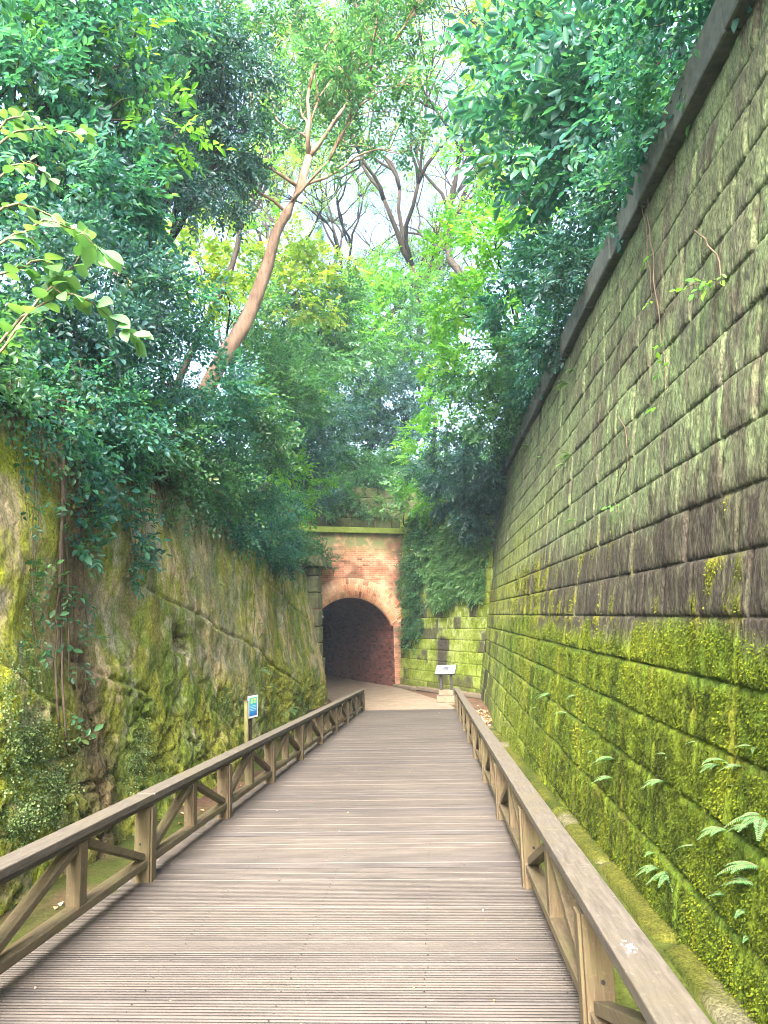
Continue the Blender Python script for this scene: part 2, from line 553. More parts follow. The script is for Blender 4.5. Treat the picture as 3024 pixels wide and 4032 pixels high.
def block_wall(name, p0, dirv, nrm, s_arr, courses, xoff, colf, parent, seed, lens=(.5, .62, .8, 1.05), jw=.013, jd=.040, amp=.022):
    """height-field masonry. s runs along dirv from p0, z is eye-relative height; xoff(z) = distance along -nrm (batter)"""
    rng = random.Random(seed)
    zs = []
    cid = []
    for k in range(len(courses) - 1):
        a, b = courses[k], courses[k + 1]
        h = b - a
        t = np.concatenate([[0, .010, .022], np.linspace(.05, h - .05, max(5, int(h / .032))), [h - .022, h - .010]])
        zs.append(a + t)
        cid.append(np.full(len(t), k))
    zs = np.concatenate(zs); cid = np.concatenate(cid)
    S, Zm = np.meshgrid(s_arr, zs, indexing='ij')
    Cd = np.broadcast_to(cid, S.shape)
    # distance to the course joint and to the upright joints
    lo = np.array(courses)[cid]; hi = np.array(courses)[cid + 1]
    wob = .012 * (fbm(S * 1.1, Cd * 3.7, 0, 3, seed + 3) - .5)
    dz = np.minimum(Zm - lo, hi - Zm) + wob * .5
    dv = np.full(S.shape, 9.)
    blk = np.zeros(S.shape)
    for k in range(len(courses) - 1):
        j = [s_arr[0] - rng.random()]
        while j[-1] < s_arr[-1]:
            j.append(j[-1] + rng.choice(lens) * rng.uniform(.85, 1.15))
        j = np.array(j)
        sel = cid == k
        lean = .02 * (fbm(S[:, sel] * 2, Zm[:, sel] * 6, 0, 2, seed + 7) - .5)
        ss = S[:, sel] + lean
        ix = np.searchsorted(j, ss)
        ix = np.clip(ix, 1, len(j) - 1)
        dv[:, sel] = np.minimum(ss - j[ix - 1], j[ix] - ss)
        rv = np.array([rng.random() for _ in j])
        blk[:, sel] = rv[ix]
    d = np.minimum(dz, dv * 1.4)
    edge = np.minimum(sstep(0, jw * 1.25, dz), sstep(.004, jw * 2.3, dv))
    moss_n = fbm(S * 11, Zm * 7, 0, 4, seed + 11, .6)
    fine = fbm(S * 34, Zm * 16, 0, 3, seed + 13, .6)
    big_n = fbm(S * 1.3, Zm * 1.3, 0, 3, seed + 19)
    colr, thick = colf(S, Zm, blk, dv, Zm - lo, hi - Zm)
    disp = -jd * (1 - edge) * np.where(dz < dv, .42, 1.1) + .008 * sstep(0, .07, d) + (blk - .5) * .022 + (moss_n - .5) * amp * (1 + 1.2 * thick) + (fine - .5) * amp * (.9 + .9 * thick) + (big_n - .5) * .04 + thick * .012 * edge
    dirv = np.array(dirv, float); nrm = np.array(nrm, float)
    off = disp - xoff(Zm)
    P = np.array(p0)[None, None, :2] + S[..., None] * dirv + off[..., None] * nrm
    V = np.concatenate([P, Zm[..., None]], -1).reshape(-1, 3)
    cr = np.cross(np.array([dirv[0], dirv[1], 0]), np.array([0, 0, 1.]))
    flip = cr[0] * nrm[0] + cr[1] * nrm[1] < 0
    col = np.concatenate([colr, np.ones(S.shape + (1,))], -1)
    o = mesh_np(name, V, grid_faces(len(s_arr), len(zs), flip), mat=MAT['mossy_stone'], parent=parent, smooth=True,
                attrs={'col': ('FLOAT_COLOR', 'POINT', col)})
    WALLV[name + str(seed)] = (V, (np.clip(thick, 0, 1) * sstep(.022, .045, d)).ravel(), nrm)
    return o
WALLV = {}

CH = .431
def right_cols(S, Z, blk, dv, dlo, dhi):
    n1 = fbm(S * .55, Z * .9, 0, 4, 71)
    n2 = fbm(S * 2.6, Z * 1.3, 0, 4, 72, .6)
    n3 = fbm(S * 7, Z * 2.0, 0, 4, 73, .6)
    n4 = fbm(S * 20, Z * 8, 0, 3, 74, .65)
    near = 1 - sstep(10, 17, S)
    far = sstep(17, 25, S)
    stone = lerp3(BROWN * 1.0, GREYG, sstep(.35, .62, n2 + .5 * (n3 - .5)))
    # upper wall: pale lichen over grey stone
    up = sstep(-.2, 1.3, Z + .8 * (n1 - .5) + .6 * far)
    lich = sstep(.40, .60, n3 * .6 + n4 * .3 + .22 * (n1 - .5) + .10 + .06 * far)
    c = lerp3(stone * (.72 + .5 * blk[..., None]), PALE * (.78 + .36 * blk[..., None]), np.clip(lich * up, 0, 1) * .88)
    dk = sstep(.53, .66, n2 * .50 + blk * .34 + n1 * .20 + .04 * near)
    c = lerp3(c, BROWN * .74, dk * (.50 + .3 * (1 - up)))
    # middle band: dark damp blocks with ochre moss, more moss away from the camera
    mid = sstep(-.45, -.1, Z) * (1 - sstep(.55, 1.15, Z + .5 * (n1 - .5)))
    midd = sstep(.33, .5, .45 * blk + .35 * n2 + .30 * near - .08 * far)
    c = lerp3(c, lerp3(DARK, BROWN * .8, sstep(.4, .6, n3)), mid * midd * .9)
    och = sstep(.44, .56, .03 * sstep(7, 10, S) + .5 * n2 + .35 * n3 + .07 * blk - .16 * near + .055 + .05 * sstep(.0, .12, .12 - dhi))
    c = lerp3(c, OCHRE, mid * och * .92)
    # lower wall: thick green moss
    low = 1 - sstep(-.34, -.02, Z + .30 * (n2 - .5) + .55 * (n1 - .5) + .18 * (blk - .5))
    lowm = low * sstep(.10, .30, n3 * .6 + n4 * .5)
    mossc = lerp3(MOSS_G, MOSS, sstep(.35, .65, n1 * .6 + n3 * .4))
    mossc = lerp3(mossc, OCHRE * .8, sstep(.55, .72, n2) * .7)
    c = lerp3(c, mossc, lowm * .97)
    # a few bare dark patches low down towards the far end
    bare = far * sstep(.52, .6, .55 * blk + .45 * n2)
    c = lerp3(c, DARK * 1.1, bare * (1 - up) * .9)
    br = sstep(.58, .7, n4 * .5 + n3 * .5) * low * .35
    c = lerp3(c, BROWN * .6, br)
    pale_moss = sstep(11, 21, S + 5 * (n1 - .5)) * sstep(.36, .56, n3 * .5 + n2 * .5) * (1 - sstep(1.2, 3.0, Z)) * (1 - bare)
    c = lerp3(c, lerp3(np.array((.150, .190, .022)), np.array((.20, .235, .060)), n4), pale_moss * .85)
    thick = np.clip(lowm + mid * och, 0, 1) * (1 - bare)
    return c, thick

def s_steps(a, b, lo, k):
    s = [a]
    while s[-1] < b:
        y = max(s[-1], 2.)
        s.append(s[-1] + max(lo, y * k if y > 5 else lo))
    return np.array(s)

hz = -.0745
cr_z = [hz + CH * k for k in range(-5, 12)]
cr_z = [-4.3, -3.6, -3.05, -2.47, hz - CH * 4 - .09] + [hz + CH * k for k in range(-3, 12)]
TOPZ = cr_z[-1]
wr = empty('retaining_wall', (2.0, 10, 0), 'tall leaning wall of mossy sandstone blocks along the right of the boardwalk', 'wall')
ow = block_wall('masonry', (2.0, 0), (0, 1), (-1, 0), np.concatenate([np.arange(-5, 2.6, .12), s_steps(2.6, 28.0, .017, .0019)]), cr_z, lambda z: .15 * z, right_cols, None, 4)
def adopt(o, parent):
    o.parent = parent
    o.matrix_parent_inverse = Matrix.Translation(-parent.location) if parent.rotation_euler.z == 0 else parent.matrix_basis.inverted()
    return o
adopt(ow, wr)
# coping course: long stones with a shadowed step under them
def right_coping():
    mb = MB()
    rng = random.Random(5)
    y = -5.
    x0 = 2.0 + .15 * TOPZ
    while y < 26.3:
        l = rng.uniform(1.1, 1.7)
        j = rng.uniform(-.012, .012)
        mb.box(x0 - .13 + j, x0 + .75, y + .006, min(y + l, 26.4) - .006, TOPZ + .003, TOPZ + .40 + j)
        y += l
    return mb.build('coping', MAT['coping'], None, .03)
adopt(right_coping(), wr)
mbk = MB()
mbk.box(2.75, 2.95, -5, 26.0, -4.2, TOPZ - .003)
adopt(mbk.build('backing', MAT['coping'], None), wr)

# stone ledge along the foot of the wall
def foot_ledge():
    xs = np.array([.0, .0, .03, .08, .16, .24, .30])
    t = np.array([-.45, -.10, -.02, .0, .01, .01, .0])
    ys = np.arange(-4, 20.6, .06)
    j = np.sort(np.array([-2.5, .2, 2.2, 3.75, 5.4, 7.3, 9.6, 11.6, 13.8, 16, 18.2]))
    dj = np.min(np.abs(ys[:, None] - j[None]), 1)
    V = np.zeros((len(ys), len(xs), 3)); 
    for i, y in enumerate(ys):
        zb = deck_z(y) - .37
        xw = 2.0 + .15 * zb
        n = fbm(y * 1.6 + 0 * xs, xs * 6, 0, 3, 41) - .5
        V[i, :, 0] = xw - .21 + xs + .05 * n
        V[i, :, 1] = y
        V[i, :, 2] = zb + t + .05 * n - .10 * (1 - sstep(.0, .06, dj[i])) * (np.arange(len(xs)) > 1)
    n = fbm(V[..., 0] * 5, V[..., 1] * 1.4, 0, 4, 43)
    col = lerp3(np.array((.038, .052, .006)), np.array((.075, .080, .012)), sstep(.35, .6, n))
    col = lerp3(col, np.array((.13, .12, .075)), sstep(.60, .70, fbm(V[..., 1] * 1.1, V[..., 0] * 2, 0, 3, 44)) * .9)
    col = np.concatenate([col, np.ones(col.shape[:2] + (1,))], -1)
    o = mesh_np('stone_ledge', V.reshape(-1, 3), grid_faces(len(ys), len(xs), True), mat=MAT['mossy_stone'], smooth=True, attrs={'col': ('FLOAT_COLOR', 'POINT', col)})
    tag(o, 'low mossy stone ledge along the foot of the tall block wall', 'ledge')
foot_ledge()

# wing wall turning from the retaining wall towards the tunnel
WP0, WP1 = np.array((2.02, 25.75)), np.array((-1.36, 32.0))
wd = (WP1 - WP0); WL = np.linalg.norm(wd); wd = wd / WL
wn = np.array((-wd[1], wd[0]))
if wn[1] > 0: wn = -wn
def wing_cols(S, Z, blk, dv, dlo, dhi):
    n1 = fbm(S * .8, Z * .8, 0, 4, 171)
    n2 = fbm(S * 2.2, Z * 2.2, 0, 4, 172, .6)
    n3 = fbm(S * 6, Z * 4, 0, 4, 173, .6)
    c = lerp3(np.array((.135, .185, .018)), np.array((.215, .275, .055)), sstep(.35, .65, n2))
    c = lerp3(c, np.array((.28, .33, .14)), sstep(.50, .66, n3 * .7 + .3 * n1) * sstep(-2.4, -.2, Z))
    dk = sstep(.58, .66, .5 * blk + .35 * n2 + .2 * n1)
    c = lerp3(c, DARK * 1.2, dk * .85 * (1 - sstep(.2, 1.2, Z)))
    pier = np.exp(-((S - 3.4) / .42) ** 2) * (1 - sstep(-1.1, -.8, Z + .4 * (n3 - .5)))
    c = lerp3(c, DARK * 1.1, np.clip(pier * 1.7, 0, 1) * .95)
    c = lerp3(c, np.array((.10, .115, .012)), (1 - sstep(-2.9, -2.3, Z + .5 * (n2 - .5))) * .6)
    return c, sstep(.3, .6, n2) * (1 - dk)
ww = empty('wing_wall', (*((WP0 + WP1) / 2), -3.0), 'yellow green mossy block wall angled beside the tunnel mouth', 'wall')
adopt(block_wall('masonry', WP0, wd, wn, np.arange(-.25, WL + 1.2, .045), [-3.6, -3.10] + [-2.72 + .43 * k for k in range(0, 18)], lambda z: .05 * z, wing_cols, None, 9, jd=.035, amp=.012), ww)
mbk = MB()
for (s0, s1) in ((-.2, 2.4), (2.41, 4.9), (4.91, WL)):
    a = WP0 + wd * s0 + wn * .42; b = WP0 + wd * s1 + wn * .42
    za = float(ground_z(a[1])) + .05
    mbk.bar((a[0], a[1], za), (b[0], b[1], za - .02), .26, .14)
adopt(mbk.build('foot_kerb', MAT['step_stone'], None, .02), ww)

# ------------------------------------------------------------------ left rock face
def rock_face():
    ys = np.concatenate([np.arange(-5, 3.2, .12), s_steps(3.2, 25.5, .03, .0036)])
    v = np.linspace(0, 1, 150)
    Y, T = np.meshgrid(ys, v, indexing='ij')
    zt = rim_z(Y)
    zb = ground_z(Y) - .25
    Z = zb + (zt - zb) * T
    hgt = Z - (deck_z(Y) - .35)
    x = -3.55 - .016 * Y - .125 * (Z + 2) - .10 * sstep(.85, 1., T) ** 2
    def P(f, fz, o, s): return fbm(Y * f, Z * fz, 0, o, s)
    big_n = P(.35, .5, 3, 201)
    med = P(1.3, 1.1, 4, 202)
    rough_low = 1 - sstep(.9, 2.2, hgt + 1.3 * (big_n - .5))
    ledge = P(1.2, 3.6, 4, 203)
    strat = fbm(Y * .8 + .5 * med, Z * 5.5 + med * 2.5, 0, 4, 204)
    pits = P(6, 6, 3, 205)
    fine = P(16, 10, 3, 206)
    d = (big_n - .5) * .30 + (med - .5) * .18
    d += rough_low * ((ledge - .5) * .06 + (strat - .5) * .05 - .07 * sstep(.60, .72, pits))
    # angular fractured blocks low down
    def worley(a, b, s):
        ia, ib = np.floor(a).astype(np.int64), np.floor(b).astype(np.int64)
        f1 = np.full(a.shape, 9.); f2 = np.full(a.shape, 9.); idv = np.zeros(a.shape)
        for i in (-1, 0, 1):
            for j in (-1, 0, 1):
                px_, py_ = ia + i + hsh(ia + i, ib + j, ia * 0, s), ib + j + hsh(ia + i, ib + j, ia * 0, s + 1)
                dd = np.hypot(px_ - a, py_ - b)
                hv = hsh(ia + i, ib + j, ia * 0, s + 2)
                nw = dd < f1
                f2 = np.where(nw, f1, np.minimum(f2, dd)); idv = np.where(nw, hv, idv); f1 = np.where(nw, dd, f1)
        return f1, f2, idv
    wa, wb = Y * 1.5 + (med - .5) * 1.3, Z * 2.6 + (med - .5) * 1.3 + .25 * Y
    f1, f2, idv = worley(wa, wb, 240)
    g1, g2, idg = worley(Y * 3.9 + (pits - .5) * .6, Z * 6.5 + (pits - .5) * .6, 250)
    d += rough_low * ((idv - .5) * .05 - .065 * (1 - sstep(.02, .09, f2 - f1)) * sstep(.35, .5, med) + (idg - .5) * .022 - .022 * (1 - sstep(.03, .12, g2 - g1)))
    d += (1 - rough_low) * .007 * np.sin((Z * 26 + Y * 17 + 9 * med)) * sstep(.45, .6, big_n)
    # horizontal cracks in the broken lower rock
    cr = np.abs(((Z * 2.3 + 1.6 * (P(.7, .7, 3, 207) - .5) * 2.4) % 1) - .5)
    brk = sstep(.45, .6, P(1.6, 2.2, 3, 208))
    d -= rough_low * .10 * (1 - sstep(.0, .06, cr)) * brk
    d += (P(3.2, 2.2, 3, 209) - .5) * .06 + (fine - .5) * .045
    # upright flutes in the smoother upper rock
    d += (1 - rough_low) * (fbm(Y * 2.6 + med, Z * .6, 0, 4, 210) - .5) * .04
    # long ledge falling to the right
    def seam(y0, z0, y1, z1, wd_, dep, out):
        t = (Y - y0) / (y1 - y0)
        zc = z0 + (z1 - z0) * t + .10 * (P(1.4, .1, 3, 211) - .5)
        m = sstep(-.03, .06, t) * (1 - sstep(.94, 1.03, t))
        q = Z - zc
        return m * (-dep * np.exp(-(q / wd_) ** 2) + out * sstep(-.5, .0, q) * (1 - sstep(.0, .03, q)))
    d += seam(9.2, .62, 16.5, -.75, .035, .09, .05)
    d += seam(16.5, -.75, 20.5, -1.9, .05, .12, .06)
    d += seam(17.5, 1.05, 24.8, -.1, .04, .08, .04)
    d += seam(6.0, -.25, 7.6, -.95, .03, .10, .06)
    d += seam(7.6, -.35, 9.8, -.95, .03, .10, .05)
    # one deep hollow
    hq = ((Y - 11.1 + .5 * (Z + .33)) / .40) ** 2 + ((Z + .33) / .27) ** 2 + 1.6 * (pits - .5)
    d -= .26 * (1 - sstep(.2, 1.1, hq))
    x = x + d * sstep(0, .03, T + .03)
    n1 = P(.8, .7, 4, 221); n2 = P(2.0, 1.8, 4, 222); n3 = P(6, 3.6, 4, 223); n4 = P(16, 11, 3, 224)
    tan = np.array((.46, .37, .21)); grey = np.array((.31, .295, .20)); mo = np.array((.215, .250, .022)); mg = np.array((.115, .175, .014)); ye = np.array((.40, .43, .04)); brn = np.array((.125, .082, .054))
    c = lerp3(tan, grey, sstep(.4, .65, n2))
    m = sstep(.40, .60, n1 * .35 + n3 * .35 + n4 * .22 + .14 * rough_low + .06)
    c = lerp3(c, lerp3(mo, mg, sstep(.42, .62, n2)), m * .92)
    c = lerp3(c, ye, (1 - sstep(6.2, 7.6, Y + 1.2 * (n2 - .5))) * sstep(.30, .5, n1 * .5 + n3 * .5) * .9)
    stk = sstep(.55, .66, fbm(Y * 2.8 + (n3 - .5) * .8, Z * .30, 0, 4, 225))
    c = lerp3(c, brn, stk * .45 * sstep(.3, .8, hgt / 3.5))
    c = lerp3(c, brn, np.exp(-((Y - 7.9) / .55) ** 2) * sstep(.3, .6, n2 + .15) * .85)
    c = lerp3(c, grey * .8, np.exp(-((Y - 13.6 + .8 * Z) / .8) ** 2) * sstep(.35, .6, n3) * .8)
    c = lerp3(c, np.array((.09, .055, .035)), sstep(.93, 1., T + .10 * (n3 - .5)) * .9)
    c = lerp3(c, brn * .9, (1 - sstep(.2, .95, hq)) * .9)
    col = np.concatenate([c, np.ones(Y.shape + (1,))], -1)
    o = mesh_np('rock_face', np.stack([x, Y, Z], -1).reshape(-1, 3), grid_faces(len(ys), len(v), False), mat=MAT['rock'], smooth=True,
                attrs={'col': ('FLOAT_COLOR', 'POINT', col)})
    tag(o, kind='structure')
    WALLV['rock'] = (np.stack([x, Y, Z], -1).reshape(-1, 3), (np.clip(m, 0, 1) * (.35 + .65 * rough_low)).ravel(), np.array((1., 0)))
    return ys, v, x, Z
ROCK = rock_face()
def rock_x(y, z):
    ys, v, x, Z = ROCK
    i = int(np.clip(np.searchsorted(ys, y), 1, len(ys) - 1))
    return float(np.interp(z, Z[i], x[i]))

# ------------------------------------------------------------------ stone pier at the end of the rock face
def pier():
    r = empty('stone_pier', (-4.1, 25.6, -2.95), 'mossy pier of stacked stone blocks at the end of the left rock face', 'pier')
    mb = MB()
    rng = random.Random(8)
    z = -3.1
    while z < 1.75:
        h = rng.uniform(.5, .62)
        j = rng.uniform(-.03, .03)
        zc = z + h / 2
        x1 = -3.93 - .035 * (zc + 3) + j
        mb.box(x1 - .62, x1, 25.36 + j, 26.3, z + .012, min(z + h, 1.8) - .012, lambda x, y, zz: (x + rng.uniform(-.02, .02), y + rng.uniform(-.02, .02), zz + rng.uniform(-.012, .012)))
        z += h
    o = mb.build('blocks', MAT['pier'], None, .05)
    adopt(o, r)
    m2 = MB()
    m2.box(-4.95, -3.88, 25.28, 26.4, 1.83, 2.24, lambda x, y, z: (x + rng.uniform(-.05, .05), y + rng.uniform(-.05, .05), z + rng.uniform(-.04, .04)))
    adopt(m2.build('capstone', MAT['pier'], None, .06), r)
    m3 = MB()
    m3.bar((-4.75, 25.9, -.6), (-5.75, 31.0, -.6), .5, 5.6)
    adopt(m3.build('return_wall', MAT['pier'], None, .03), r)
MAT['parapet'] = simple('overgrown mossy parapet stone', (.035, .042, .020), (.10, .115, .045), 5, .95, .9, .04)  # darker than the pier stone: part of the shade is in the colour
MAT['pier'] = simple('mossy dark stone', (.085, .082, .060), (.185, .21, .085), 9, .95, .8, .03)
pier()

# ------------------------------------------------------------------ brick tunnel
def tunnel():
    ang = math.atan2(.4686, .884)
    r = empty('brick_tunnel', (-1.45, 32.0, -3.1), 'orange brick tunnel portal with a round arch at the end of the cutting', 'tunnel', rz=ang)
    cx, hw, sp, rise, ZT = -2.31, 1.97, 2.63, 1.30, 6.72
    Rr = (hw * hw + rise * rise) / (2 * rise)
    zc = sp + rise - Rr
    a0 = math.asin(hw / Rr)
    arc = [(cx + Rr * math.sin(a), zc + Rr * math.cos(a)) for a in np.linspace(a0, -a0, 41)]
    # facade: strips above the arch and beside it
    V, Fq = [], []
    def quad(a, b, c, d):
        n = len(V)
        V.extend([a, b, c, d]); Fq.append((n, n + 1, n + 2, n + 3))
    for (p, q) in zip(arc[:-1], arc[1:]):
        quad((q[0], 0, q[1]), (p[0], 0, p[1]), (p[0], 0, ZT), (q[0], 0, ZT))
    quad((cx + hw, 0, -.5), (.32, 0, -.5), (.32, 0, ZT), (cx + hw, 0, ZT))
    quad((-5.9, 0, -.5), (cx - hw, 0, -.5), (cx - hw, 0, ZT), (-5.9, 0, ZT))
    uv = [(p[0], p[2], 0) for p in V]
    # the wall's right return
    quad((.32, 0, -.5), (.32, .6, -.5), (.32, .6, ZT), (.32, 0, ZT)); uv += [(p[1], p[2], 0) for p in V[-4:]]
    mesh_np('facade', V, np.array(Fq), mat=MAT['brick'], parent=r, attrs={'wallco': ('FLOAT_VECTOR', 'POINT', uv)})
    # arch ring, proud of the wall by 2.5 cm
    V, Fq, uv = [], [], []
    n = 60
    Ro = Rr + .84
    for k, a in enumerate(np.linspace(a0 * .985, -a0 * .985, n)):
        for (rr, y) in ((Rr - .004, .25), (Rr - .004, -.008), (Ro, -.008), (Ro, .02)):
            V.append((cx + rr * math.sin(a), y, zc + rr * math.cos(a)))
            uv.append((a * (Rr + .3), rr - Rr + (0 if y <= 0 else -.3 if rr < Ro else .3), 0))
    for k in range(n - 1):
        for j in range(3):
            q = k * 4 + j
            Fq.append((q, q + 1, q + 5, q + 4))
    for e in (0, (n - 1) * 4):
        Fq.append((e, e + 1, e + 2, e + 3))
    mesh_np('arch_ring', V, np.array(Fq), mat=MAT['brick_ring'], parent=r, attrs={'wallco': ('FLOAT_VECTOR', 'POINT', uv)})
    # lining
    prof = [(cx + hw, -.5)] + [(cx + hw, z) for z in np.linspace(0, sp, 6)] + arc[1:-1] + [(cx - hw, z) for z in np.linspace(sp, 0, 6)] + [(cx - hw, -.5)]
    L = [0]
    for p, q in zip(prof[:-1], prof[1:]): L.append(L[-1] + math.hypot(q[0] - p[0], q[1] - p[1]))
    dep = [.0, .5, 1, 2, 3, 5, 8, 12, 18, 26, 40]
    V, uv, Fq = [], [], []
    for y in dep:
        for p, l in zip(prof, L):
            V.append((p[0], y, p[1])); uv.append((y, l, 0))
    m = len(prof)
    for i in range(len(dep) - 1):
        for k in range(m - 1):
            q = i * m + k
            Fq.append((q, q + 1, q + m + 1, q + m))
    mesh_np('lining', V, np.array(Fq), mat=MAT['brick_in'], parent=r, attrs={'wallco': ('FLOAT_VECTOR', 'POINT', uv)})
    mb = MB(); mb.box(cx - hw - .3, cx + hw + .3, 40.0, 40.3, -.8, 4.4)
    mb.build('dark_end_cap', MAT['beam'], r)  # added dark cap that closes the bore out of sight
    # earth-side shell so no light leaks in
    mb = MB()
    mb.box(cx - hw - .6, cx - hw - .02, .05, 40.3, -.8, 4.6); mb.box(cx + hw + .02, cx + hw + .6, .62, 40.3, -.8, 4.6); mb.box(cx - hw - .6, cx + hw + .6, .05, 40.3, 4.61, 4.9)
    mb.build('outer_shell', MAT['beam'], r)
    mb = MB(); mb.box(-6.2, .25, -.22, .6, ZT + .003, ZT + .26)
    mb.build('coping', MAT['coping_moss'], r, .03)
    mb = MB()
    rng = random.Random(2)
    for k in range(4):
        x = -6.0 - rng.random() * .4
        while x < .9:
            l = rng.uniform(.8, 1.3)
            mb.box(x + .008, x + l - .008, .22 + rng.uniform(-.02, .02), .8, ZT + .265 + k * .47, ZT + .725 + k * .47)
            x += l
    mb.build('parapet', MAT['parapet'], r, .03)
    return r
tunnel()
# small pale lamp on the arch
p = at(1267, 2425, 29.9)
lr = empty('wall_lamp', p, 'small pale lamp at the upper left of the tunnel arch', 'lamp')
mb = MB(); mb.tube([(0, 0, .1), (0, 0, .03), (.02, -.03, -.02), (.05, -.06, -.05)], [.02, .02, .045, .05], 8)
mb.build('lamp_head', MAT['lamp_grey'], lr, smooth=True)
mb = MB(); mb.bar((0, 0, .08), (-.25, .25, .10), .03, .03); mb.build('bracket', MAT['black_metal'], lr)

# ------------------------------------------------------------------ boardwalk
def boardwalk():
    pl, rid = .145, .029
    y0, y1 = -4.06, 22.1
    npl = int(round((y1 - y0) / pl))
    rng = random.Random(3)
    V, Fq, att = [], [], []
    xs = np.array([-2.34, -1.4, -.8, -.1, .74])
    prof = [(.0010, -.026), (.0025, -.001), (.0148, 0), (.0162, -.026), (.0270, -.026)]
    pts, pid = [], []
    for k in range(npl):
        dz = rng.uniform(-.003, .003)
        a = y0 + k * pl
        pts.append((a + .0005, -.05)); pid.append(k)
        for j in range(5):
            for (dy, z) in prof:
                pts.append((a + .003 + j * .0278 + dy, z + dz)); pid.append(k)
        pts.append((a + pl - .002, -.05)); pid.append(k)
    pts = np.array(pts); pid = np.array(pid)
    tone = np.array([rng.random() for _ in range(npl)])
    run = np.convolve(np.array([rng.random() for _ in range(npl + 6)]), np.ones(7) / 7, 'valid')
    tone = np.clip(.55 * tone + .9 * (run - .5) + .25, 0, 1)
    n = len(pts)
    VV = np.zeros((len(xs), n, 3))
    for i, x in enumerate(xs):
        e = np.array([rng.uniform(-.025, .025) for _ in range(npl)])[pid] if i in (0, len(xs) - 1) else 0
        VV[i, :, 0] = x + e
        VV[i, :, 1] = pts[:, 0]
        VV[i, :, 2] = deck_z(pts[:, 0]) + pts[:, 1]
    tn = np.broadcast_to(tone[pid], (len(xs), n))
    o = mesh_np('boardwalk', VV.reshape(-1, 3), grid_faces(len(xs), n), mat=MAT['deck'], attrs={'plank': ('FLOAT', 'POINT', tn)})
    tag(o, kind='structure')
    mb = MB()
    for k in range(npl):
        for x in (-2.20, -1.5, -.8, -.1, .58):
            for q in (.25, .75):
                xx, yy = x + rng.uniform(-.012, .012), y0 + (k + q) * pl + rng.uniform(-.004, .004)
                if yy < 1.5 or yy > 6.5: continue
                z = float(deck_z(yy)) + .0045
                mb.add([(xx + .0045 * math.cos(a), yy + .0045 * math.sin(a), z - .055 * .0045 * math.sin(a)) for a in np.arange(6) * math.pi / 3], [(0, 1, 2, 3, 4, 5)])
    tag(mb.build('boardwalk_screws', MAT['beam']), kind='structure')
    mb = MB()
    for x in (-2.20, -1.5, -.8, -.1, .58):
        mb.bar((x, -4, float(deck_z(-4)) - .16), (x, 22.05, float(deck_z(22.05)) - .16), .12, .20)
    b = mb.build('boardwalk_beams', MAT['beam'])
    tag(b, kind='structure')
boardwalk()

# ------------------------------------------------------------------ railings
def railing(side, ypost, label, yend):
    s = -1 if side == 'l' else 1
    xi = -2.165 if s < 0 else .565            # inner face
    xc = xi + s * .062                        # centre of the posts
    r = empty('wooden_railing', (xc, 10, float(deck_z(10))), label, 'railing')
    def dz(y): return float(deck_z(y))
    rng = random.Random(11 if s < 0 else 12)
    ya, yb = ypost[0] - .06, yend
    H = .62
    mb = MB()
    jn = ypost[1::2] + [yb]
    a = ya
    for b in jn:                               # handrail boards butted over every second post
        if b - a < .3: continue
        j = rng.uniform(-.003, .003)
        mb.bar((xc + j, a + .002, dz(a) + H - .026 + j), (xc + j, b - .002, dz(b) + H - .026 + j), .146, .052)
        a = b
    mb.bar((xc, ya + .01, dz(ya) + H - .071), (xc, yb - .01, dz(yb) + H - .071), .098, .036)
    adopt(mb.build('handrail', MAT['rail_top'], None, .006), r)
    for y in ypost:
        mb = MB()
        mb.box(xc - .058, xc + .058, y - .05, y + .05, dz(y) - .25, dz(y) + H - .092)
        mb.box(*((xi - .012, xi + .004) if s > 0 else (xi - .004, xi + .012)), y - .035, y + .052, dz(y) - .10, dz(y) + H - .095)
        po = adopt(mb.build('post', MAT['wood_z'], None, .005), r)
        if 2 < y < 12:
            mb = MB(); mb.tube([(xc + s * .012, y - .0495, dz(y) + .27), (xc + s * .012, y - .0545, dz(y) + .27)], .009, 8)
            bo = mb.build('bolt', MAT['black_metal'], None); bo.parent = po
    for (p, q) in zip(ypost[:-1], ypost[1:]):
        m = (p + q) / 2
        mb = MB(); mb.bar((xc, p + .052, dz(p) + .135), (xc, q - .052, dz(q) + .135), .098, .052)
        adopt(mb.build('bottom_rail', MAT['wood_y'], None, .005), r)
        mb = MB(); mb.box(xc - .045, xc + .045, m - .045, m + .045, dz(m) + .162, dz(m) + H - .091)
        adopt(mb.build('baluster', MAT['wood_z'], None, .004), r)
        for (e, g) in ((p + .085, m - .075), (q - .085, m + .075)):
            mb = MB(); mb.bar((xc, e, dz(e) + .185), (xc, g, dz(g) + H - .115), .076, .048)
            adopt(mb.build('brace', MAT['wood_y'], None, .004), r)
    return r
STEP = 2.072
lp = [5.515 + STEP * k for k in range(-3, 9)]
rp = [5.33 + STEP * k for k in range(-3, 9)]
railing('l', lp, 'timber cross braced railing on the left edge of the boardwalk by the rock face', lp[-1] + .12)
railing('r', rp, 'timber cross braced railing on the right edge of the boardwalk by the block wall', rp[-1] + .12)

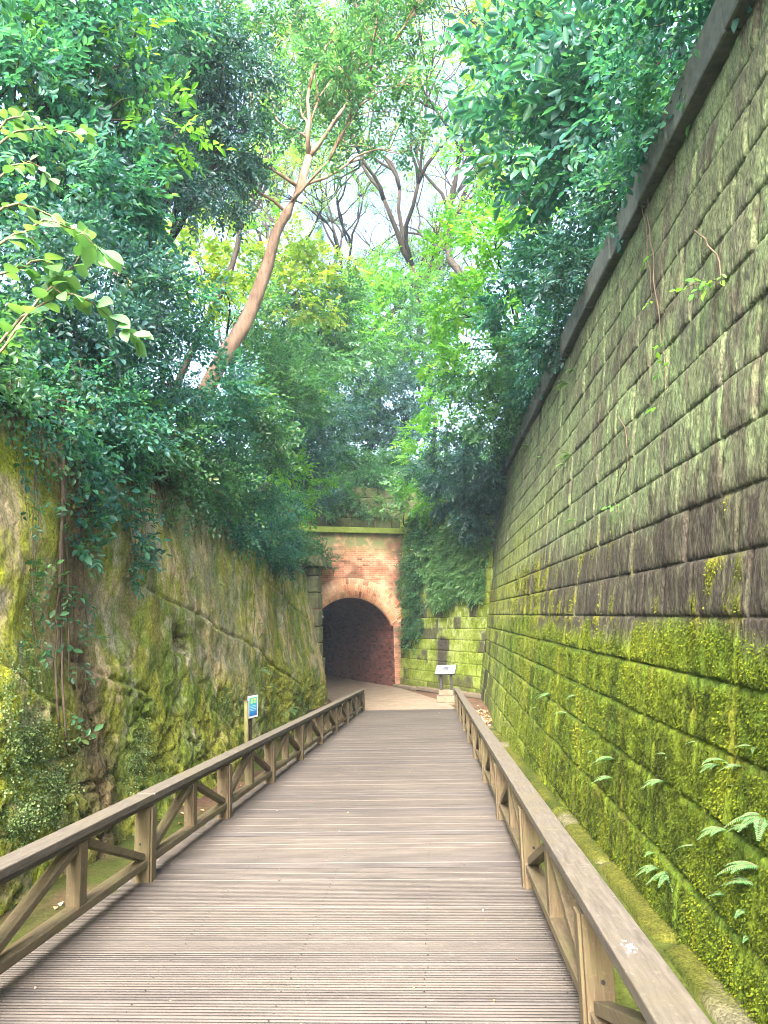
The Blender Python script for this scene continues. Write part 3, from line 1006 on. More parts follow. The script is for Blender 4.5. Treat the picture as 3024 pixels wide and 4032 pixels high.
# bird dropping on the right handrail
def dropping():
    p = at(2490, 3806, 2.62)
    rng = random.Random(6)
    y = p[1]
    mb = MB()
    cx0, z = .615, float(deck_z(y)) + .6225
    for k in range(16):
        a = rng.random() * 6.283; rr = rng.random() ** 1.6 * .045
        x, yy = cx0 + math.cos(a) * rr * .7, y + math.sin(a) * rr * 1.5
        s = rng.uniform(.003, .011) * (1.2 - rr * 14 if rr < .06 else .4)
        s = max(s, .002)
        zz = z - .055 * (yy - y)
        n = 8
        ring = [(x + math.cos(6.283 * i / n) * s * rng.uniform(.7, 1.2), yy + math.sin(6.283 * i / n) * s * rng.uniform(.7, 1.3), zz) for i in range(n)]
        mb.add(ring + [(x, yy, zz + .0022)], [(i, (i + 1) % n, n) for i in range(n)])
    tag(mb.build('bird_dropping', MAT['droppings']), 'white bird dropping splashed on the right handrail near the camera', 'bird dropping')
dropping()

# ------------------------------------------------------------------ signs
def lectern():
    p = at(1757, 2752, 24.0)
    x, y = p[0] + .02, p[1]
    z = float(ground_z(y))
    r = empty('information_lectern', (x, y, z), 'slanted white information board on two black posts and a stepped stone plinth', 'sign', rz=R(-6))
    mb = MB()
    mb.box(-.36, .36, -.30, .34, -.05, .045); mb.box(-.31, .31, -.24, .30, .048, .26); mb.box(-.24, .24, -.17, .24, .263, .42)
    mb.build('plinth', MAT['step_stone'], r, .015)
    for sx in (-.17, .17):
        m = MB(); m.box(sx - .045, sx + .045, -.02, .07, .42, 1.02); m.build('post', MAT['black_metal'], r, .004)
    t = R(33)
    def tilt(x, y, z):
        return (x + .10 * y, y * math.cos(t) - z * math.sin(t) + .02, 1.08 + y * math.sin(t) + z * math.cos(t))
    m = MB(); m.box(-.33, .33, -.24, .24, -.05, .0, tilt); m.build('frame', MAT['black_metal'], r, .004)
    m = MB(); m.box(-.31, .31, -.222, .222, .002, .006, tilt); bd = m.build('board', MAT['sign_white'], r)
    m = MB(); m.box(-.095, .095, -.18, .15, .008, .010, tilt); m.build('picture', MAT['sign_print'], bd)
    m = MB(); m.box(-.06, .06, -.14, -.05, .0115, .013, tilt); m.build('caption', MAT['sign_white'], bd)
lectern()

def blue_sign():
    c = at(994, 2782, 12.4)
    ang = R(70)
    r = empty('notice_sign', (c[0], c[1], float(ground_z(c[1]))), 'small blue notice with a white border on a dark post by the rock face', 'sign', rz=ang)
    h = c[2] - float(ground_z(c[1]))
    # local x along the board, local -y faces the boardwalk
    m = MB(); m.box(-.135, .135, .0, .03, h - .20, h + .20); m.build('backboard', MAT['sign_post'], r, .003)
    m = MB(); m.box(-.145, .145, -.012, -.002, h - .185, h + .185); b = m.build('board', MAT['sign_white'], r, .002)
    m = MB(); m.box(-.112, .112, -.016, -.0125, h - .150, h + .155); m.build('print', MAT['sign_blue'], b)
    m = MB()
    rng = random.Random(4)
    for row in range(2):                      # two rows of large yellow characters, drawn as strokes
        for k in range(4):
            x = -.075 + k * .045; z = h + .105 - row * .045
            for q in range(3):
                m.box(x + rng.uniform(0, .006), x + .030, -.0195, -.0165, z + q * .011, z + q * .011 + .005)
            m.box(x + .012, x + .017, -.0225, -.0197, z - .004, z + .032)
    m.build('heading', MAT['sign_yellow'], b)
    m = MB()
    for row in range(4):
        x = -.09
        while x < .085:
            l = rng.uniform(.008, .016)
            m.box(x, x + l, -.0195, -.0165, h + .01 - row * .026, h + .018 - row * .026)
            x += l + .005
    m.build('lettering', MAT['sign_ink'], b)
    m = MB(); m.box(.05, .10, -.0195, -.0165, h - .135, h - .120); m.build('emblem', MAT['sign_print'], b)
    m = MB(); m.box(-.045, .045, .032, .105, -.3, h + .17); m.build('post', MAT['sign_post'], r, .004)
    s = at(968, 2762, 12.2)
    st = empty('wooden_stake', (s[0], s[1], float(ground_z(s[1]))), 'slim greenish stake standing just left of the blue notice', 'stake')
    hh = s[2] - float(ground_z(s[1]))
    m = MB(); m.tube([(0, 0, -.3), (0.01, 0, hh * .5), (0, 0, hh)], [.04, .038, .035], 10); m.build('stake_shaft', MAT['bamboo'], st, smooth=True)
    m = MB(); m.tube([(0, 0, hh + .001), (0, 0, hh + .012)], [.044, .044], 10); m.build('stake_cap', MAT['step_stone'], st)
blue_sign()

# ------------------------------------------------------------------ leaves
def norm(a):
    return a / np.maximum(np.linalg.norm(a, axis=-1, keepdims=True), 1e-9)

def leaves_mesh(name, P, D, N, Ln, Wd, tint, mat, parent, fold=.22, droop=.12, shape=(.38, .72, .42)):
    """P base, D direction, N blade normal, per leaf"""
    D = norm(D)
    Sd = norm(np.cross(N, D))
    N = np.cross(D, Sd)
    Ln = Ln[:, None]; Wd = Wd[:, None]
    a, b, wb = shape
    v0 = P
    v1 = P + D * Ln * a + Sd * Wd * .5 + N * Wd * fold
    v2 = P + D * Ln * b + Sd * Wd * wb + N * (Wd * fold * .8 - Ln * droop * .35)
    v3 = P + D * Ln - N * Ln * droop
    v4 = P + D * Ln * b - Sd * Wd * wb + N * (Wd * fold * .8 - Ln * droop * .35)
    v5 = P + D * Ln * a - Sd * Wd * .5 + N * Wd * fold
    V = np.stack([v0, v1, v2, v3, v4, v5], 1).reshape(-1, 3)
    k = np.arange(len(P))[:, None] * 6
    Fq = np.concatenate([k + np.array([[0, 1, 2, 3]]), k + np.array([[0, 3, 4, 5]])], 1).reshape(-1, 4)
    return mesh_np(name, V, Fq, mat=mat, parent=parent, attrs={'tint': ('FLOAT', 'FACE', np.repeat(tint, 2))})

def sprays(rng, P, A, N, m=8, L=.34, ll=.09, lw=.042, ang=55):
    """leaf arrays for twigs starting at P along A in the plane with normal N"""
    n = len(P)
    A = norm(A); Sd = norm(np.cross(N, A)); N = np.cross(A, Sd)
    t = (np.arange(m) + .6) / m
    t = t[None, :] + rng.uniform(-.04, .04, (n, m))
    side = np.where(np.arange(m) % 2 == 0, 1., -1.)[None, :] * np.ones((n, 1))
    last = (np.arange(m) == m - 1)[None, :]
    sc = rng.uniform(.75, 1.25, (n, 1))
    base = P[:, None, :] + A[:, None, :] * (t * L * sc)[..., None] - N[:, None, :] * (t ** 2 * L * .18)[..., None]
    th = np.where(last, 0, R(ang)) * side + rng.normal(0, .22, (n, m))
    D = A[:, None, :] * np.cos(th)[..., None] + Sd[:, None, :] * np.sin(th)[..., None] + rng.normal(0, .16, (n, m, 3)) - np.array([0, 0, .10])
    NN = N[:, None, :] + rng.normal(0, .28, (n, m, 3))
    ln = ll * sc * rng.uniform(.7, 1.2, (n, m))
    ln = ln * np.where(last, 1.15, 1)
    wd = ln * (lw / ll) * rng.uniform(.85, 1.15, (n, m))
    ti = np.clip(rng.uniform(0, 1, (n, 1)) * .7 + rng.uniform(0, .3, (n, m)), 0, 1)
    f = lambda a: a.reshape(-1, *a.shape[2:])
    return f(base), f(D), f(NN), f(ln), f(wd), f(ti)

def clump_sprays(rng, clumps, cover, m, L, ll, lw, updir=.55, hang=0.):
    Ps, As, Ns = [], [], []
    for c in clumps:
        cx, cy, cz, rx, ry, rz = c
        rr = (rx * ry * rz) ** (1 / 3)
        area = 3.14159 * rr * rr
        n = max(3, int(1.35 * cover * area / (ll * lw * .62) / m))
        # sub-lobes make an uneven outline with gaps
        nl = max(4, int(6 + rr * 5))
        ld = norm(rng.normal(0, 1, (nl, 3)))
        lr = rng.uniform(.45, .98, nl)
        lc = ld * lr[:, None]
        ix = rng.integers(0, nl, n)
        loc = lc[ix] + rng.normal(0, .20, (n, 3))
        q = loc * np.array([rx, ry, rz])
        Ps.append(q + np.array([cx, cy, cz]))
        out = norm(loc * np.array([1, 1, .7]))
        As.append(out * .9 + rng.normal(0, .5, (n, 3)) - np.array([0, 0, hang]))
        Ns.append(np.array([0, 0, updir]) + rng.normal(0, .38, (n, 3)) + out * .25)
    return sprays(rng, np.concatenate(Ps), np.concatenate(As), np.concatenate(Ns), m, L, ll, lw)

def limb(mb, a, b, r0, r1, rng, sag=.15, n=6, sides=6):
    a, b = np.array(a), np.array(b)
    L = np.linalg.norm(b - a)
    pts, rad = [], []
    w1 = rng.normal(0, 1, 3) * L * .05
    for k in range(n + 1):
        t = k / n
        p = a + (b - a) * t + w1 * math.sin(t * 6.0) + np.array([0, 0, sag * L]) * t * (1 - t)
        pts.append(p); rad.append(r0 + (r1 - r0) * t)
    mb.tube(pts, rad, sides)
    return pts

def px_clumps(lst, k=1., sq=.8):
    out = []
    for (px, py, Y, rp) in lst:
        c = at(px, py, Y)
        r = rp * Y / F * k * 1.14
        out.append((c[0], c[1], c[2], r, r, r * sq))
    return out

def foliage_thing(kind, label, cat, lst, mat, seed, base=None, world=None, cover=2.4, m=8, L=.34, ll=.09, lw=.042, trunk_r=.10, barkm='bark_dark', group=None, k=1., hang=0., sq=.8, part='crown', twigs=5, updir=.55, trunk=None):
    """tree or shrub: clumps of leaf sprays given at real distances, limbs running from the base into each clump"""
    rng = np.random.default_rng(seed)
    ll, lw, L = ll * 1.18, lw * 1.25, L * 1.1
    cl = px_clumps(lst, k, sq) if world is None else world
    cc = np.array([c[:3] for c in cl])
    if base is None:
        b = cc.mean(0); b[2] = cc[:, 2].min() - 1.0
    else:
        b = np.array(base, float)
    r = empty(kind, b, label, cat, group)
    mb = MB()
    if trunk is None:
        top = cc.mean(0) * .55 + b * .45
        top[2] = b[2] + (cc[:, 2].mean() - b[2]) * .55
        tp = limb(mb, b - np.array([0, 0, .5]), top, trunk_r, trunk_r * .6, rng, .0, 8, 8)
    else:
        tp = [np.array(q) for q in trunk]
        mb.tube(tp, [trunk_r * (1 - .5 * i / (len(tp) - 1)) for i in range(len(tp))], 10)
    for c in cl:
        c3 = np.array(c[:3])
        dd = [np.linalg.norm(np.array(q) - c3) for q in tp[len(tp) // 3:]]
        st = np.array(tp[len(tp) // 3 + int(np.argmin(dd))])
        lp_ = limb(mb, st, c3, trunk_r * .42, trunk_r * .12, rng, .1, 6, 5)
        for q in range(twigs):
            e = c3 + norm(rng.normal(0, 1, 3)) * np.array(c[3:6]) * rng.uniform(.6, .95)
            limb(mb, lp_[rng.integers(3, 6)], e, trunk_r * .13, .006, rng, .08, 4, 4)
    sp = clump_sprays(rng, cl, cover, m, L, ll, lw, updir, hang)
    o = leaves_mesh(part, *sp[:3], sp[3], sp[4], sp[5], MAT[mat], None)
    adopt(mb.build('trunk' if part == 'crown' else 'stems', MAT[barkm], None, smooth=True), r)
    adopt(o, r)
    return r

def grow(mb, rng, p, d, r, L, depth, tips, up=.12, spread=.6):
    """wandering branch that forks; tips collect leaf positions"""
    n = 4
    pts, rad = [p.copy()], [r]
    dd = d.copy()
    for k in range(n):
        dd = norm(dd + rng.normal(0, .20, 3) + np.array([0, 0, up * .3]))
        p = p + dd * L / n
        pts.append(p.copy()); rad.append(r * (1 - .38 * (k + 1) / n))
        if depth <= 3 and k > 0: tips.append((p.copy(), dd.copy()))
    mb.tube(pts, rad, 7 if r > .06 else 5 if r > .02 else 4)
    if depth == 0:
        tips.append((p, dd)); return
    nb = 3 if rng.random() < .45 else 2
    for k in range(nb):
        ax = norm(rng.normal(0, 1, 3))
        nd = norm(dd + ax * spread * rng.uniform(.6, 1.2) + np.array([0, 0, up]))
        grow(mb, rng, p, nd, r * (.62 + .1 * (k == 0)), L * rng.uniform(.66, .9), depth - 1, tips, up, spread)

def branch_tree(kind, label, cat, base, d, r, L, depth, mat, seed, barkm='bark_dark', group=None, per=2, m=7, sl=.40, ll=.13, lw=.05, up=.12, spread=.6, trunk=None):
    rng = np.random.default_rng(seed)
    e = empty(kind, base, label, cat, group)
    mb = MB(); tips = []
    if trunk is not None:
        pts = [np.array(q, float) for q in trunk[0]]
        mb.tube(pts, trunk[1], 12)
        for (q, dv_, rr, LL, dp) in trunk[2]:
            grow(mb, rng, np.array(q, float), norm(np.array(dv_, float)), rr, LL, dp, tips, up, spread)
    else:
        grow(mb, rng, np.array(base, float) - np.array([0, 0, .3]), norm(np.array(d, float)), r, L, depth, tips, up, spread)
    P = np.repeat(np.array([t[0] for t in tips]), per, 0)
    D = np.repeat(np.array([t[1] for t in tips]), per, 0)
    P = P + rng.normal(0, .10, P.shape)
    sp = sprays(rng, P, D + rng.normal(0, .7, D.shape), np.array([0, 0, .7]) + rng.normal(0, .4, D.shape), m, sl, ll, lw)
    o = leaves_mesh('crown', *sp[:3], sp[3], sp[4], sp[5], MAT[mat], None)
    adopt(mb.build('trunk', MAT[barkm], None, smooth=True), e)
    adopt(o, e)
    return e

def tufts(name, key, parent, n, size, ymax, seed, mat, power=1.6):
    V, th, nrm = WALLV[key]
    rng = np.random.default_rng(seed)
    y = V[:, 1]
    wgt = np.where((y < ymax) & (y > 1.8), th, 0) / np.maximum(y, 2.5) ** power
    wgt = wgt * np.concatenate([[1], np.clip(np.abs(np.diff(y)) + .02, .02, .2)]) if False else wgt
    ix = rng.choice(len(V), n, p=wgt / wgt.sum())
    P = V[ix] + rng.normal(0, .010, (n, 3))
    n3 = np.array([nrm[0], nrm[1], 0])
    D = n3 * .75 + np.array([0, 0, -.75]) + rng.normal(0, .45, (n, 3))
    N = n3 * .7 + np.array([0, 0, .6]) + rng.normal(0, .35, (n, 3))
    q = V[ix]
    tint = np.clip(.5 + 1.5 * (fbm(q[:, 1] * .9, q[:, 2] * .7, 0, 3, seed) - .5) + 1.5 * (fbm(q[:, 1] * 6, q[:, 2] * 1.6, 0, 3, seed + 5) - .5) + rng.normal(0, .13, n), 0, 1)
    ln = size * rng.uniform(.5, 1.3, n) * (.7 + .06 * y[ix])
    o = leaves_mesh(name, P, D, N, ln, ln * rng.uniform(.4, .7, n), tint, MAT[mat], None)
    o['kind'] = 'stuff'
    if parent: adopt(o, parent)
    return o
MAT['moss'] = leaf_mat('moss fronds', [(0, (.022, .030, .004)), (.35, (.060, .088, .007)), (.75, (.108, .142, .009)), (1, (.155, .175, .013))], .25, .8, .1, 1.)
tufts('moss', 'masonry4', wr, 210000, .018, 18, 701, 'moss')
om = tufts('moss', 'rock', None, 26000, .016, 20, 702, 'moss', 1.2)
tag(om, 'green moss fronds carpeting the lower left rock face', 'moss', kind='stuff')

def undergrowth(label, xs, ys, zf, n, seed, ll, mat, h, wfn=None):
    rng = np.random.default_rng(seed)
    x = rng.uniform(*xs, n); y = rng.uniform(*ys, n)
    if wfn is not None:
        k = rng.random(n) < wfn(x, y); x, y = x[k], y[k]
    z = zf(x, y) + rng.random(len(x)) ** 1.5 * h * (.4 + 1.2 * fbm(x * .9, y * .9, 0, 3, seed))
    P = np.stack([x, y, z], 1)
    A = rng.normal(0, .7, P.shape) + np.array([0, 0, .35])
    N = np.array([0, 0, .8]) + rng.normal(0, .45, P.shape)
    sp = sprays(rng, P, A, N, 7, ll * 3.4, ll, ll * .5)
    o = leaves_mesh('undergrowth', *sp[:3], sp[3], sp[4], sp[5], MAT[mat], None)
    tag(o, label, 'undergrowth', kind='stuff')
undergrowth('dark leafy ground cover on the left bank above the rock face', (-13, -4.0), (2, 32), left_bank, 16000, 711, .095, 'leaf_deep', .9, lambda x, y: np.clip(1.15 + (x + 4) / 11, .2, 1))
undergrowth('dark leafy ground cover on the right bank above the block wall', (2.7, 9), (3, 32), right_bank, 8000, 712, .11, 'leaf_teal', .8)
undergrowth('leafy ground cover on the hill over the tunnel', (-16, 12), (34.3, 60), back_bank, 15000, 713, .17, 'leaf_deep', 1.2)

# ---- left side
G_L = 'trees and shrubs on the left bank'
G_R = 'trees and shrubs on the right bank'
G_B = 'trees on the hill behind the tunnel'
foliage_thing('evergreen_tree', 'large dark green evergreen filling the upper left corner of the view', 'tree',
    [(-60, 60, 9, 330), (250, 120, 10, 300), (520, 60, 11, 260), (60, 420, 9, 300), (380, 430, 10, 270), (180, 720, 9, 260), (480, 740, 10.5, 220), (-150, 800, 8.5, 250)],
    'leaf_teal', 101, base=(-7.6, 9.5, 4.3), cover=2.7, ll=.115, lw=.046, trunk_r=.22, group=G_L)
foliage_thing('evergreen_tree', 'dark blue green tree with dense hanging twigs left of the leaning trunk', 'tree',
    [(760, 200, 14, 230), (900, 330, 14, 190), (700, 480, 14, 240), (930, 560, 14.5, 170), (800, 690, 14, 180), (600, 700, 13, 190), (520, 950, 12, 140)],
    'leaf_dark', 102, base=(-7.3, 15, 4.2), cover=2.7, ll=.085, lw=.034, trunk_r=.2, group=G_L, hang=.5)
foliage_thing('evergreen_tree', 'fresh green leafy sprays reaching out in front of the dark tree', 'tree',
    [(480, 200, 10.6, 120), (600, 480, 10.8, 130), (700, 560, 11, 110), (330, 260, 10, 130), (560, 330, 10.6, 110), (150, 250, 9, 110)],
    'leaf_bright', 103, base=(-6.9, 11.4, 3.9), cover=1.3, ll=.15, lw=.065, trunk_r=.08, L=.46, group=G_L, sq=.6)
foliage_thing('bank_shrub', 'dark glossy shrub spilling over the rim beneath the large leaves', 'shrub',
    [(120, 1050, 7.6, 200), (330, 1060, 8.4, 200), (60, 1260, 7.2, 150), (300, 1290, 8.2, 170), (480, 1180, 9.4, 200), (470, 1400, 9.4, 130)],
    'leaf_dark', 104, base=(-4.9, 8.2, 2.9), cover=2.6, ll=.075, lw=.036, trunk_r=.05, group=G_L, part='foliage')
foliage_thing('bank_shrub', 'glossy teal shrub on the rim left of the leaning trunk foot', 'shrub',
    [(640, 1260, 11.5, 190), (700, 1360, 12.6, 120), (640, 1480, 11, 150), (820, 1540, 12.6, 150), (720, 1640, 11.8, 110), ],
    'leaf_teal', 105, base=(-5.0, 11.8, 3.1), cover=2.6, ll=.075, lw=.036, trunk_r=.05, group=G_L, part='foliage')
foliage_thing('bank_shrub', 'bushy mid green shrub below the leaning trunk', 'shrub',
    [(940, 1590, 14.6, 120), (1120, 1430, 18, 130), (960, 1640, 15, 140), (1080, 1590, 17.5, 150), (1180, 1520, 20, 140), (1020, 1760, 16.4, 100)],
    'leaf_deep', 106, base=(-5.0, 16.2, 2.9), cover=2.7, ll=.08, lw=.04, trunk_r=.05, group=G_L, part='foliage')
foliage_thing('bank_shrub', 'small leaved grey green bush hanging over the far rock rim', 'shrub',
    [(930, 1850, 14.6, 100), (1020, 1930, 16.8, 95), (1090, 2010, 19, 85), (880, 1760, 13.4, 90), (1130, 2090, 20.5, 60), (1050, 2060, 17.6, 50)],
    'leaf_teal', 107, base=(-4.6, 16.8, 2.1), cover=2.4, ll=.05, lw=.024, trunk_r=.04, group=G_L, part='foliage', hang=.4, m=9, L=.26)
foliage_thing('bank_shrub', 'bright yellow green sapling above the stone pier', 'shrub',
    [(1130, 1860, 21, 70), (1190, 1920, 23, 60), (1110, 1960, 21.5, 55), (1180, 2010, 24, 60), (1240, 1890, 25, 50)],
    'leaf_bright', 108, base=(-4.8, 23.4, 2.2), cover=1.5, ll=.09, lw=.045, trunk_r=.03, group=G_L, part='foliage')
foliage_thing('bank_shrub', 'dark shrub between the far left bank and the tunnel', 'shrub',
    [(1200, 1660, 23, 150), (1240, 1780, 25, 120), (1150, 1760, 21.5, 110), (1290, 1640, 27, 130), (1210, 1850, 25.4, 80), (1270, 1960, 27.5, 70)],
    'leaf_dark', 109, base=(-5.6, 24.6, 3.2), cover=2.5, ll=.09, lw=.042, trunk_r=.05, group=G_L, part='foliage')
foliage_thing('broadleaf_tree', 'sunlit yellow green maple behind the leaning trunk', 'tree',
    [(960, 1060, 27, 150), (1120, 1020, 28, 170), (1250, 1060, 29, 150), (830, 900, 27, 120), (700, 930, 26, 110), (1180, 1180, 28, 150), (980, 1200, 26, 150), (560, 930, 21, 90), (760, 1040, 20, 110), (880, 1150, 21, 110), (680, 1130, 19, 90)],
    'leaf_yellow', 110, base=(-8.0, 28, 6.0), cover=1.7, ll=.13, lw=.075, trunk_r=.16, group=G_L, sq=.6)
foliage_thing('broadleaf_tree', 'mid green tree between the leaning trunk and the tunnel hill', 'tree',
    [(1210, 1290, 29, 160), (1310, 1200, 31, 150), (1080, 1260, 24, 150), (1330, 1360, 31, 150), (1250, 1440, 28, 140)],
    'leaf_deep', 111, base=(-7.0, 29.5, 5.0), cover=2.3, ll=.12, lw=.055, trunk_r=.14, group=G_L)

# leaning trunk tree
def leaning_tree():
    Yt = 15.6
    pts = [at(700, 1760, Yt - .3), at(780, 1600, Yt - .2), at(870, 1420, Yt - .1), at(960, 1280, Yt), at(1005, 1180, Yt), at(1055, 1040, Yt), at(1085, 920, Yt), at(1130, 840, Yt), at(1180, 740, Yt + .2), at(1215, 620, Yt + .4)]
    rad = [.22, .20, .18, .175, .16, .145, .13, .125, .11, .095]
    f1 = at(1215, 620, Yt + .4)
    br = [(f1, (.15, .1, 1), .06, 1.5, 4), (f1, (.7, .1, .8), .065, 1.5, 4), (at(1180, 740, Yt + .2), (1, .2, .1), .045, 1.4, 3), (at(1130, 840, Yt), (-.4, -.3, .6), .045, 1.6, 4),
          (at(1180, 740, Yt + .2), (-.8, -.3, .7), .05, 1.6, 4), (f1, (-.3, -.5, .8), .06, 1.8, 4), (at(1150, 790, Yt), (.5, -.5, .3), .04, 1.3, 3)]
    branch_tree('leaning_tree', 'tan barked tree leaning to the right over the cutting with a light crown', 'tree', (-5.3, 15.3, 3.2), None, 0, 0, 0, 'leaf_deep', 120, 'bark_tan', G_L, per=2, m=8, ll=.125, lw=.052, sl=.45, trunk=(pts, rad, br))
leaning_tree()
branch_tree('evergreen_tree', 'tree with a dark ivy clad trunk behind the left shrubs', 'tree', (-8.9, 18.5, 5.8), (.35, 0, 1), .26, 3.6, 5, 'leaf_deep', 121, 'bark_grey', G_L, per=2, m=8, ll=.13, lw=.055)
foliage_thing('broadleaf_tree', 'light green crown above and left of the leaning trunk', 'tree',
    [(1080, 110, 24, 150), (1240, 60, 25, 130), (1180, 260, 24, 110), (1330, 200, 26, 110), (1040, 600, 23, 80), (1110, 430, 24, 90), (1000, 800, 23, 80)],
    'leaf_bright', 112, base=(-9.5, 25, 7.5), cover=1.0, ll=.14, lw=.06, trunk_r=.16, group=G_L)

# ---- hill behind the tunnel
for i, (px, py, Y, dx, mt, sd_, lab) in enumerate([
    (1500, 1500, 42, -.05, 'leaf_yellow', 131, 'tall sparse tree with dark forking branches straight above the tunnel'),
    (1720, 1350, 40, -.22, 'leaf_yellow', 132, 'sparse tree leaning left with crooked grey limbs against the sky'),
    (1260, 1500, 46, .05, 'leaf_yellow', 133, 'thin crowned tree behind the leaning trunk'),
    (1650, 1300, 52, .02, 'leaf_deep', 134, 'distant thin tree between the two banks'),
    (1900, 1200, 36, -.30, 'leaf_yellow', 135, 'yellow green tree arching in from the right behind the teal foliage'),
    (1120, 1450, 54, .08, 'leaf_deep', 136, 'distant tree seen through the gap left of the centre'),
    (1400, 1450, 58, .0, 'leaf_bright', 137, 'farthest slender tree on the hilltop')]):
    b = at(px, py, Y)
    branch_tree('canopy_tree', lab, 'tree', b, (dx, -.05, 1), .26, 5.6, 6, mt, sd_, 'bark_dark', G_B, per=2, m=6, sl=.50, ll=.14, lw=.056, up=.10, spread=.55)
foliage_thing('hill_tree', 'round dense blue green tree on the hill straight above the arch', 'tree',
    [(1450, 1130, 40, 140), (1540, 1220, 40, 130), (1400, 1280, 39, 130), (1600, 1120, 41, 110), (1500, 1340, 39, 120)],
    'leaf_bright', 140, base=(-3.4, 40, 7.0), cover=2.2, ll=.16, lw=.075, trunk_r=.2, group=G_B)
foliage_thing('hill_tree', 'dark tree on the hill to the right above the arch', 'tree',
    [(1640, 1290, 39, 130), (1700, 1420, 38, 120), (1600, 1440, 38, 120), (1740, 1200, 40, 120)],
    'leaf_deep', 141, base=(.4, 39, 7.2), cover=2.2, ll=.15, lw=.07, trunk_r=.18, group=G_B)
foliage_thing('hill_shrub', 'pale green bushes on the slope left above the tunnel coping', 'shrub',
    [(1350, 1480, 37, 120), (1420, 1580, 36.5, 110), (1330, 1640, 36, 100), (1400, 1720, 35.6, 90)],
    'leaf_deep', 142, base=(-3.6, 36.5, 5.2), cover=2.2, ll=.14, lw=.07, trunk_r=.06, group=G_B, part='foliage')
foliage_thing('hill_shrub', 'dark undergrowth on the slope right above the tunnel coping', 'shrub',
    [(1510, 1560, 36.5, 110), (1590, 1640, 36, 110), (1500, 1680, 35.6, 90), (1620, 1760, 35.4, 80), (1650, 1560, 36.5, 90)],
    'leaf_dark', 143, base=(-1.2, 36.4, 5.2), cover=2.4, ll=.13, lw=.06, trunk_r=.06, group=G_B, part='foliage')
foliage_thing('hill_shrub', 'low tangled brush growing along the parapet over the tunnel', 'shrub',
    [(1290, 1800, 32.2, 60), (1350, 1810, 32.6, 60), (1420, 1800, 33, 60), (1490, 1810, 33.4, 55), (1560, 1830, 33.8, 60), (1460, 1880, 32.0, 50), (1300, 1880, 31.4, 55), (1260, 1980, 30.2, 50), (1380, 1900, 31.6, 40), (1330, 1990, 30.4, 30), (1530, 1900, 32.2, 45), (1440, 2010, 31.0, 22), (1350, 1950, 30.6, 40), (1500, 1990, 31.6, 30), (1410, 1960, 31, 34)],
    'leaf_deep', 144, base=(-3.2, 33.0, 5.2), cover=3.0, ll=.10, lw=.045, trunk_r=.04, group=G_B, part='foliage', hang=.3)
foliage_thing('hill_shrub', 'pale leaved shrub overhanging the right end of the tunnel coping', 'shrub',
    [(1540, 1960, 30.4, 42), (1590, 1930, 30, 45), (1520, 2010, 30.4, 28), (1600, 1990, 30, 40)],
    'leaf_pale', 145, base=(-1.0, 31.4, 4.4), cover=1.4, ll=.12, lw=.07, trunk_r=.03, group=G_B, part='foliage')

# ---- right side
foliage_thing('evergreen_tree', 'big teal leaved tree leaning over the near right wall top', 'tree',
    [(2300, 80, 11, 300), (2600, 40, 10, 230), (2120, 300, 12, 270), (2400, 350, 11, 260), (2660, 260, 10, 120), (2080, 560, 13, 220), (2300, 640, 12, 220), (2500, 560, 11, 130)],
    'leaf_teal', 151, base=(5.2, 11.5, 6.3), cover=2.4, ll=.19, lw=.07, trunk_r=.2, group=G_R, L=.5)
foliage_thing('bank_shrub', 'dark teal shrub hanging over the coping at mid distance', 'shrub',
    [(2250, 900, 13, 170), (2400, 850, 12, 100), (2120, 1060, 14.5, 160), (2260, 1090, 13.6, 80), (2060, 1230, 16, 120), (2400, 700, 11.5, 110)],
    'leaf_teal', 152, base=(4.0, 13.5, 5.5), cover=2.3, ll=.13, lw=.055, trunk_r=.06, group=G_R, part='foliage')
foliage_thing('broadleaf_tree', 'vivid green maple with layered sprays over the right wall', 'tree',
    [(1950, 940, 18, 170), (1820, 1010, 19, 140), (2060, 880, 17, 130), (1880, 1170, 19, 140), (1990, 1120, 18, 120), (1790, 1240, 20.5, 110), (1760, 1420, 22, 110), (1700, 1600, 25, 90), (1860, 1340, 20, 110)],
    'leaf_bright', 153, base=(4.4, 18.5, 5.9), cover=1.7, ll=.13, lw=.07, trunk_r=.12, group=G_R, sq=.55)
foliage_thing('broadleaf_tree', 'soft green tree rising behind the right shrubs into the sky gap', 'tree',
    [(1920, 300, 20, 140), (1960, 470, 19, 130), (1840, 560, 21, 90), (1980, 150, 18, 130), (1900, 720, 21, 120), (2010, 660, 17, 130), (2020, 20, 17, 130), (1830, 800, 23, 90)],
    'leaf_bright', 154, base=(6.0, 21, 7.0), cover=1.35, ll=.13, lw=.055, trunk_r=.16, group=G_R)
foliage_thing('bank_shrub', 'dark green shrub draped over the wall top beyond the maple', 'shrub',
    [(1980, 1420, 18, 120), (2060, 1380, 17, 80), (1900, 1520, 20, 120), (1980, 1560, 18.6, 80), (1830, 1640, 22, 110), (1920, 1680, 20, 75)],
    'leaf_deep', 155, base=(3.6, 19.4, 5.4), cover=2.5, ll=.10, lw=.045, trunk_r=.05, group=G_R, part='foliage', hang=.2)
foliage_thing('bank_shrub', 'dark blue green shrub mass hanging over the corner of the two walls', 'shrub',
    [(1780, 1770, 24.5, 100), (1870, 1790, 22.5, 85), (1800, 1880, 25, 100), (1890, 1890, 23.6, 75), (1720, 1860, 27, 80), (1830, 1990, 25.4, 85), (1760, 1970, 26.4, 70), (1900, 1980, 24.6, 50), (1850, 2060, 25.2, 50)],
    'leaf_dark', 156, base=(3.0, 25.6, 5.2), cover=2.7, ll=.09, lw=.045, trunk_r=.05, group=G_R, part='foliage', hang=.4)
